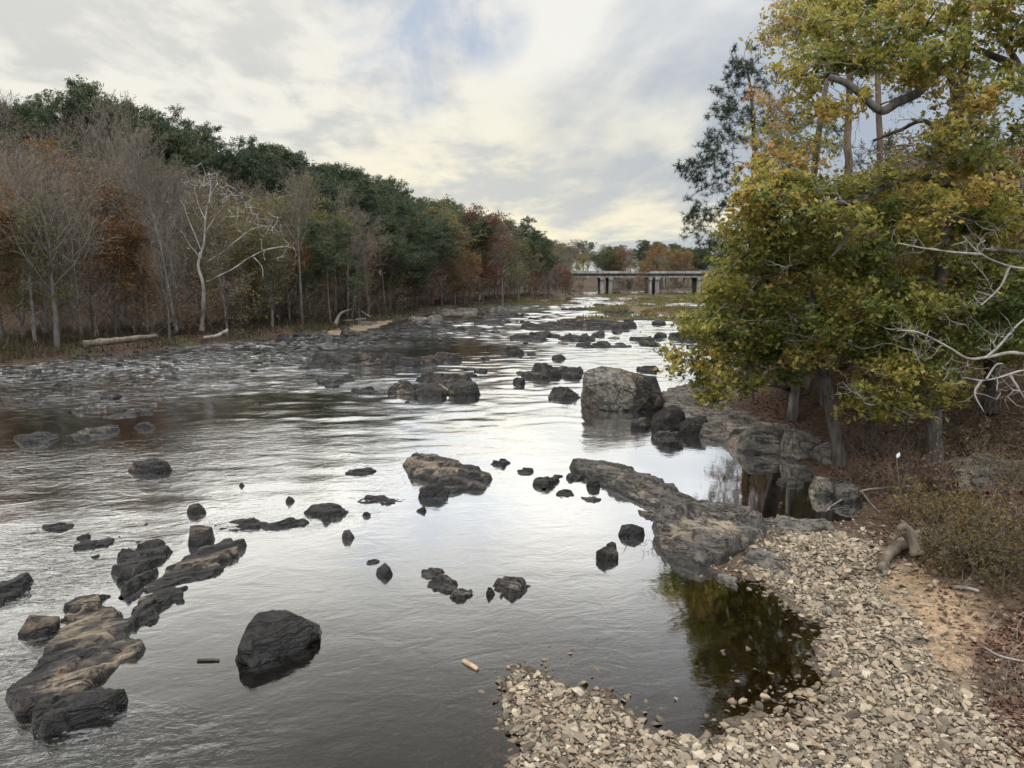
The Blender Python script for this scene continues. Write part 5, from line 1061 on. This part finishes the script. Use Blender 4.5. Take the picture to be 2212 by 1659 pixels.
# sapling with a scrap of white plastic caught on it
b = gl(1945, 1095); rng = np.random.default_rng(9); Y7 = b[1]; A7 = lambda x, y, d=0: W(x, y, Y7+d)
handtree('sapling', 'thin leafless sapling at the pool end with a white scrap caught at its top', b, [([b, A7(1942, 1040), A7(1936, 985)], .03, .012), ([A7(1944, 1070), A7(1955, 1030, .1), A7(1960, 1000, .2)], .016, .006), ([A7(1943, 1060), A7(1925, 1020, -.1), A7(1918, 1000, -.1)], .016, .006)], [(A7(x, y), .28, .5) for x, y in ((1950, 1010), (1925, 1015), (1960, 1035))], 'weed', 'bark_log', 19, twigs=20, per=1, size=.05, twig_r=.005)
V, F = boulder_shape((.09, .05, .17), 77, 3, 7, 0.0, rough=.12); mb = MB(); mb.add(V, F); o = mb.obj('plastic_scrap', M['plastic'], None, True); o.location = A7(1937, 990, -.08); o.rotation_euler = (.2, .3, .2); tag(o, 'white plastic scrap hanging on the thin sapling', 'plastic scrap')
# brush
def brush(name, label, px, py, w, h, n, seed, lm=None, per=0, tone=.5, size=.06, mat='twig', droop=.5, cat='shrub', group=None):
    b = gz(px, py); rng = np.random.default_rng(seed); root = empty(name, tuple(b)); S, Lf = MB(), MB(); P0, P1, r0, r1, E = [], [], [], [], []
    for i in range(n):
        a = np.array([rng.normal(0, w*.28), rng.normal(0, w*.28), -.05]); P0.append(np.array([0, 0, -.25])); P1.append(a); r0.append(.01); r1.append(.01); d = nrm(np.array([rng.normal(0, .55), rng.normal(0, .55), 1.0])); L = h*rng.uniform(.45, 1.15); r = rng.uniform(.005, .013); p = a
        for k in range(5):
            d = nrm(d + rng.normal(0, .16, 3) - np.array([0, 0, droop*.14*k])); q = p + d*L/5; P0.append(p); P1.append(q); r0.append(r*(1-k*.17)); r1.append(r*(1-k*.17-.17)); p = q
            if k > 0:
                for _ in range(2):
                    e = q + nrm(d + rng.normal(0, .8, 3))*L*.22*rng.uniform(.4, 1.2); P0.append(q); P1.append(e); r0.append(r*.5); r1.append(r*.2); E += [e, (e+q)/2]
    V, F = sticks(P0, P1, r0, r1); S.add(V, F); S.obj('stems', M[mat], root)
    if lm:
        Cn = np.repeat(np.array(E), per, 0) + rng.normal(0, .05, (len(E)*per, 3)); leaves(Lf, Cn, size, rng, np.clip(tone+rng.normal(0, .2, len(Cn)), 0, 1), .3, .5); Lf.obj('foliage', M[lm], root)
    tag(root, label, cat, group); return root
brushes = [(2150, 1170, 2.2, .9, 26, 'weed', 2, .6, 'yellowish green bush in front of the brush at the right edge'), (2075, 1135, 1.6, .7, 22, 'weed', 2, .75, 'low yellow leaved bush behind the driftwood log'), (2180, 1060, 2.2, 1.2, 30, 'weed', 2, .5, 'olive bush at the right edge above the yellowish bush'), (2100, 990, 2.2, 1.5, 34, 'weed', 2, .35, 'thin olive bush right of the thick trunk'), (2170, 940, 2.4, 1.7, 34, 'weed', 2, .4, 'olive bush at the right edge below the white branches'),
  (1935, 1010, 2.0, 1.3, 34, 'litter', 1, .5, 'brown dry thicket between the leaning and the thick trunk'), (1985, 1055, 1.8, .9, 30, 'litter', 1, .5, 'brown dry weeds in front of the thick trunk'), (1900, 1050, 1.6, .7, 26, 'litter', 1, .4, 'low dry weeds at the end of the pool'), (1980, 930, 3.0, 2.3, 50, 'brown', 1, .5, 'bare grey brown thicket behind the thick trunk'), (1840, 880, 2.6, 1.8, 30, 'brown', 1, .3, 'dark thicket behind the leaning trunk'), (2060, 900, 3.2, 2.6, 60, None, 0, 0, 'tangled leafless thicket under the white branches'), (2150, 880, 3.4, 2.8, 60, None, 0, 0, 'tangled leafless thicket at the right edge'), (1770, 860, 2.4, 1.5, 26, 'brown', 1, .3, 'dark brown thicket above the fallen log'), (2090, 1230, 1.4, .5, 22, 'weed', 3, .3, 'low dark green weeds beside the sand path'), (2190, 1230, 1.8, .8, 26, 'weed', 3, .35, 'dark olive weeds at the right edge above the red litter'),
  (2195, 1500, 1.0, .6, 20, None, 0, 0, 'dry twiggy weed on the litter at the lower right edge'), (2010, 1120, 1.4, .6, 26, 'weed', 2, .6, 'yellow speckled weeds above the driftwood log'), (1890, 960, 1.8, 1.0, 26, 'litter', 1, .45, 'dry brush at the foot of the small shaded oak'), (2212, 1140, 1.8, 1.1, 26, 'litter', 2, .5, 'brown leaved bush cut by the right edge'), (252, 1250, .9, .35, 26, 'litter', 1, .5, 'reddish brown dry weed rooted on the dark slab at left'), (1440, 1190, .8, .3, 18, 'drygrass', 0, .4, 'dry grass tuft hanging over the corner of the massive ledge')]
for i, (px, py, w, h, n, lm, per, tone, lab) in enumerate(brushes): brush('brush', lab, px, py, w*1.15, h*1.45 if px > 1700 else h, int(n*2.2), 300+i, lm if per else None, per, tone, .08, group='brush of the right bank' if px > 1700 else None)
# leaf litter and twigs lying on the right bank: countless
rng = np.random.default_rng(12); mb = MB(); Cn = []
def scatter(poly_px, n, zref=.5):
    poly = np.array([G(x, y, zref)[:2] for x, y in poly_px]); lo, hi = poly.min(0), poly.max(0); P = rng.uniform(lo, hi, (n, 2)); return P[poly_sd(P, poly) > 0]
P = np.vstack([scatter([(1500, 900), (1560, 850), (1700, 870), (1800, 900), (2300, 850), (2400, 1500), (2300, 1750), (2150, 1500), (2050, 1300), (1950, 1180), (1870, 1120), (1900, 1060), (1800, 1000), (1700, 930)], 46000), scatter([(2100, 1350), (2300, 1250), (2400, 1700), (2250, 1700), (2140, 1480)], 9000), scatter([(1480, 860), (1700, 860), (1780, 960), (1560, 930)], 2500)])
Z = terrain(P[:, 0], P[:, 1]); P = P[Z > .0]; Z = Z[Z > .0]; C3 = np.column_stack([P, Z+rng.uniform(.005, .04, len(Z))])
leaves(mb, C3, .10, rng, np.clip(rng.normal(.42, .27, len(C3)), 0, 1), 1.4, .6); o = mb.obj('leaf_litter', M['litter']); tag(o, 'dead brown leaves littering the ground of the right bank', 'leaf litter', None, 'stuff')
P = scatter([(1700, 930), (1850, 900), (2300, 850), (2300, 1600), (2150, 1400), (2100, 1300), (1950, 1150), (1880, 1080)], 4200); Z = terrain(P[:, 0], P[:, 1]); a = rng.uniform(0, 6.28, len(P)); L = rng.lognormal(-1.0, .6, len(P)); d = np.column_stack([np.cos(a)*L, np.sin(a)*L, rng.uniform(0, .25, len(P))])
p0 = np.column_stack([P, Z+.02]); V, F = sticks(p0, p0+d, rng.uniform(.005, .014, len(P)), np.full(len(P), .003)); mb = MB(); mb.add(V, F); o = mb.obj('fallen_twigs', M['twig']); tag(o, 'fallen twigs strewn over the brush floor of the right bank', 'twigs', None, 'stuff')
# ------------------------------------------------------------------ gravel
rng = np.random.default_rng(21)
shapes = [boulder_shape((1, rng.uniform(.6, .85), rng.uniform(.34, .55)), 900+i, 2, 9, 0.0, rough=.05) for i in range(14)]
def pebbles(mb, P, S, lift):
    Z = terrain(P[:, 0], P[:, 1]) if len(P) else np.zeros(0)
    n = len(P); which = rng.integers(0, len(shapes), n)
    for k, (V0, F0) in enumerate(shapes):
        ix = np.where(which == k)[0]; m = len(ix)
        if not m: continue
        V0c = V0 - np.array([0, 0, V0[:, 2].mean()]); a = rng.uniform(0, 6.28, m); tx, ty = rng.normal(0, .28, m), rng.normal(0, .28, m); c, s = np.cos(a), np.sin(a)
        q = V0c[None]*S[ix][:, None, None]*np.stack([np.ones(m), rng.uniform(.75, 1.2, m), rng.uniform(.8, 1.3, m)], 1)[:, None]
        X = q[..., 0]*c[:, None]-q[..., 1]*s[:, None]; Y = q[..., 0]*s[:, None]+q[..., 1]*c[:, None]; Zq = q[..., 2] + X*tx[:, None] + Y*ty[:, None]
        V = np.stack([X+P[ix, 0][:, None], Y+P[ix, 1][:, None], Zq+(Z[ix]+lift*S[ix])[:, None]], -1)
        F = (F0[None]+(np.arange(m)*len(V0))[:, None, None]).reshape(-1, 3)
        mb.add(V.reshape(-1, 3), F, np.repeat(rng.uniform(0, 1, m), len(F0)))
def grid_pts(poly, cell, margin=0.0):
    poly = np.array(poly); lo, hi = poly.min(0)-1, poly.max(0)+1; X, Y = np.meshgrid(np.arange(lo[0], hi[0], cell), np.arange(lo[1], hi[1], cell)); P = np.stack([X, Y], -1).reshape(-1, 2); P = P + rng.uniform(-.5, .5, P.shape)*cell
    px, py = proj(np.column_stack([P, np.full(len(P), .1)])); sd = poly_sd(P, poly)
    keep = (px > 900) & (px < 2330) & (py < 1800) & (sd > margin + .25*vnoise(np.column_stack([P*1.3, 0*P[:, 0]]), 3)); return P[keep]
mb = MB(); P = grid_pts(GRAVEL, .055); S = np.clip(rng.lognormal(math.log(.060), .46, len(P)), .04, .22); pebbles(mb, P, S, .22)
P2 = grid_pts(GRAVEL, .10, -2.2); q2 = poly_sd(P2, GRAVEL); P2 = P2[rng.random(len(P2)) < np.where(q2 < 0, .8*np.exp(q2*1.1), .6)]; pebbles(mb, P2, np.clip(rng.lognormal(math.log(.06), .5, len(P2)), .025, .18), .18)
PS = grid_pts(SAND, .3, -.1); pebbles(mb, PS, rng.uniform(.03, .07, len(PS)), .1)
o = mb.obj('gravel', M['pebble'], None, True, 34); tag(o, 'pale rounded gravel covering the bar at the lower right', 'gravel', None, 'stuff')
# the largest cobbles, one by one
big = grid_pts(GRAVEL, .62, .15); rng.shuffle(big); big = big[:150]; zb = terrain(big[:, 0], big[:, 1])
meshes = []
for i, (V0, F0) in enumerate(shapes[:8]):
    m1 = MB(); V1, F1 = boulder_shape((1, rng.uniform(.6, .9), rng.uniform(.32, .5)), 950+i, 3, 9, 0.0, rough=.04); m1.add(V1, F1, rng.uniform(0, 1)); cm = m1.mesh('cobble', M['pebble'], True); cm.set_sharp_from_angle(angle=math.radians(30)); meshes.append(cm)
for (x, y), z in zip(big, zb):
    o = link('cobble', meshes[int(rng.integers(8))]); o.location = (x, y, z-.0); s = rng.uniform(.11, .20); o.scale = (s, s, s*rng.uniform(.8, 1.2)); o.rotation_euler = (rng.normal(0, .15), rng.normal(0, .15), rng.uniform(0, 6.28))
    px, py = proj(np.array([x, y, z])); tag(o, 'larger pale cobble among the gravel '+('of the small spit at the bottom centre' if px < 1480 and py > 1400 else 'near the massive ledge and driftwood log' if py < 1300 else 'between the dark pool and the sand path' if py < 1500 else 'along the bottom right of the photo'), 'cobble', 'large cobbles in the gravel bar')
# ------------------------------------------------------------------ grass of the river islands
rng = np.random.default_rng(31); P0, P1, mbg = [], [], MB(); Vs = []; tones = []
for px, py, rx, ry, h in ISL:
    c = G(px, py); n = int(90*rx*ry*.32); Pp = np.column_stack([c[0]+rng.uniform(-rx, rx, n), c[1]+rng.uniform(-ry, ry, n)]); zt = terrain(Pp[:, 0], Pp[:, 1]); cl = fbm(np.column_stack([Pp*.35, 0*zt]), 14, 3)
    ok = (zt > .04) & (cl > -.05); Pp, zt, cl = Pp[ok], zt[ok], cl[ok]; hh = rng.uniform(.3, .75, len(Pp))*(.7+.6*np.clip(cl, 0, 1)); a = rng.uniform(0, PI, len(Pp)); w = np.column_stack([np.cos(a), np.sin(a), 0*a])*.09
    b0 = np.column_stack([Pp, zt-.05]); tip = b0 + np.column_stack([rng.normal(0, .16, len(Pp)), rng.normal(0, .16, len(Pp)), hh]); Vs.append(np.stack([b0-w, b0+w, tip], 1).reshape(-1, 3)); tones.append(np.clip(.45+.5*cl+rng.normal(0, .15, len(Pp)), 0, 1))
Vs = np.concatenate(Vs); mbg.add(Vs, np.arange(len(Vs)).reshape(-1, 3), np.concatenate(tones)); o = mbg.obj('island_grass', M['grass']); tag(o, 'yellow green grass growing on the low islands before the bridge', 'grass', None, 'stuff')
# grass and weeds on the left bank
n = 26000; y = np.exp(rng.uniform(math.log(42), math.log(230), n)); bx = np.interp(y, LB[:, 1], LB[:, 0]); x = bx-rng.uniform(.3, 11, n); zt = terrain(x, y); ok = zt > .08; x, y, zt = x[ok], y[ok], zt[ok]; cl = fbm(np.column_stack([x*.25, y*.25, 0*x]), 15, 3)
a = rng.uniform(0, PI, len(x)); w = np.column_stack([np.cos(a), np.sin(a), 0*a])*.05; b0 = np.column_stack([x, y, zt-.05]); tip = b0+np.column_stack([rng.normal(0, .2, len(x)), rng.normal(0, .2, len(x)), rng.uniform(.2, .8, len(x))*(1+.5*cl)]); V = np.stack([b0-w, b0+w, tip], 1).reshape(-1, 3)
mb = MB(); mb.add(V, np.arange(len(V)).reshape(-1, 3), np.clip(.4+.6*cl, 0, 1)); o = mb.obj('bank_grass', M['bankweed']); tag(o, 'rough grass and weeds along the left bank under the trees', 'grass', None, 'stuff')
# ------------------------------------------------------------------ bridge
def bxm(mb, x0, x1, y0, y1, z0, z1):
    V = np.array([(x, y, z) for z in (z0, z1) for y in (y0, y1) for x in (x0, x1)]); mb.add(V, [(0, 2, 3, 1), (4, 5, 7, 6), (0, 1, 5, 4), (2, 6, 7, 3), (0, 4, 6, 2), (1, 3, 7, 5)])
def part(name, mat, parent, boxes):
    mb = MB()
    for b_ in boxes: bxm(mb, *b_)
    return mb.obj(name, M[mat], parent)
YB = 318.0; zt = W(1400, 585.5, YB)[2]
bxp = lambda px: (px-CX)/FPX*YB*1.0
br = empty('road_bridge', (bxp(1400), YB, 0)); X = lambda px: bxp(px)-bxp(1400)
x0, x1 = X(1180), X(1850)
part('deck', 'asphalt', br, [(x0, x1, .35, 11.6, zt-1.0, zt-.72)])
part('parapet', 'concrete', br, [(x0, x1, 0, .35, zt-1.0, zt)]); part('parapet', 'concrete', br, [(x0, x1, 11.6, 11.95, zt-1.0, zt)])
for k in range(4):
    g_ = part('girder', 'concrete_dark', br, [(x0, x1, .9+k*3.3, 1.3+k*3.3, zt-2.15, zt-1.003)]); part('flange', 'concrete', g_, [(x0, x1, .6+k*3.3, 1.6+k*3.3, zt-2.6, zt-2.153)])
for px in (1205, 1300, 1318, 1403, 1418, 1508, 1610, 1720):
    xc = X(px); pr = empty('pier', (0, 0, 0)); pr.parent = br
    c1 = part('pier_cap', 'concrete', pr, [(xc-.9, xc+.9, .2, 11.8, zt-3.5, zt-2.603)])
    for yy in (1.6, 10.2):
        V, F, T = tube([(xc, yy, -1), (xc, yy, zt-3.5)], [.85, .85], 16); mb = MB(); mb.add(V, F); mb.obj('column', M['concrete_pale'], pr)
    part('wall', 'concrete_dark', pr, [(xc-.45, xc+.45, 2.3, 9.5, -1, zt-3.503)])
tag(br, 'long low concrete road bridge on paired piers crossing the river far behind', 'bridge')
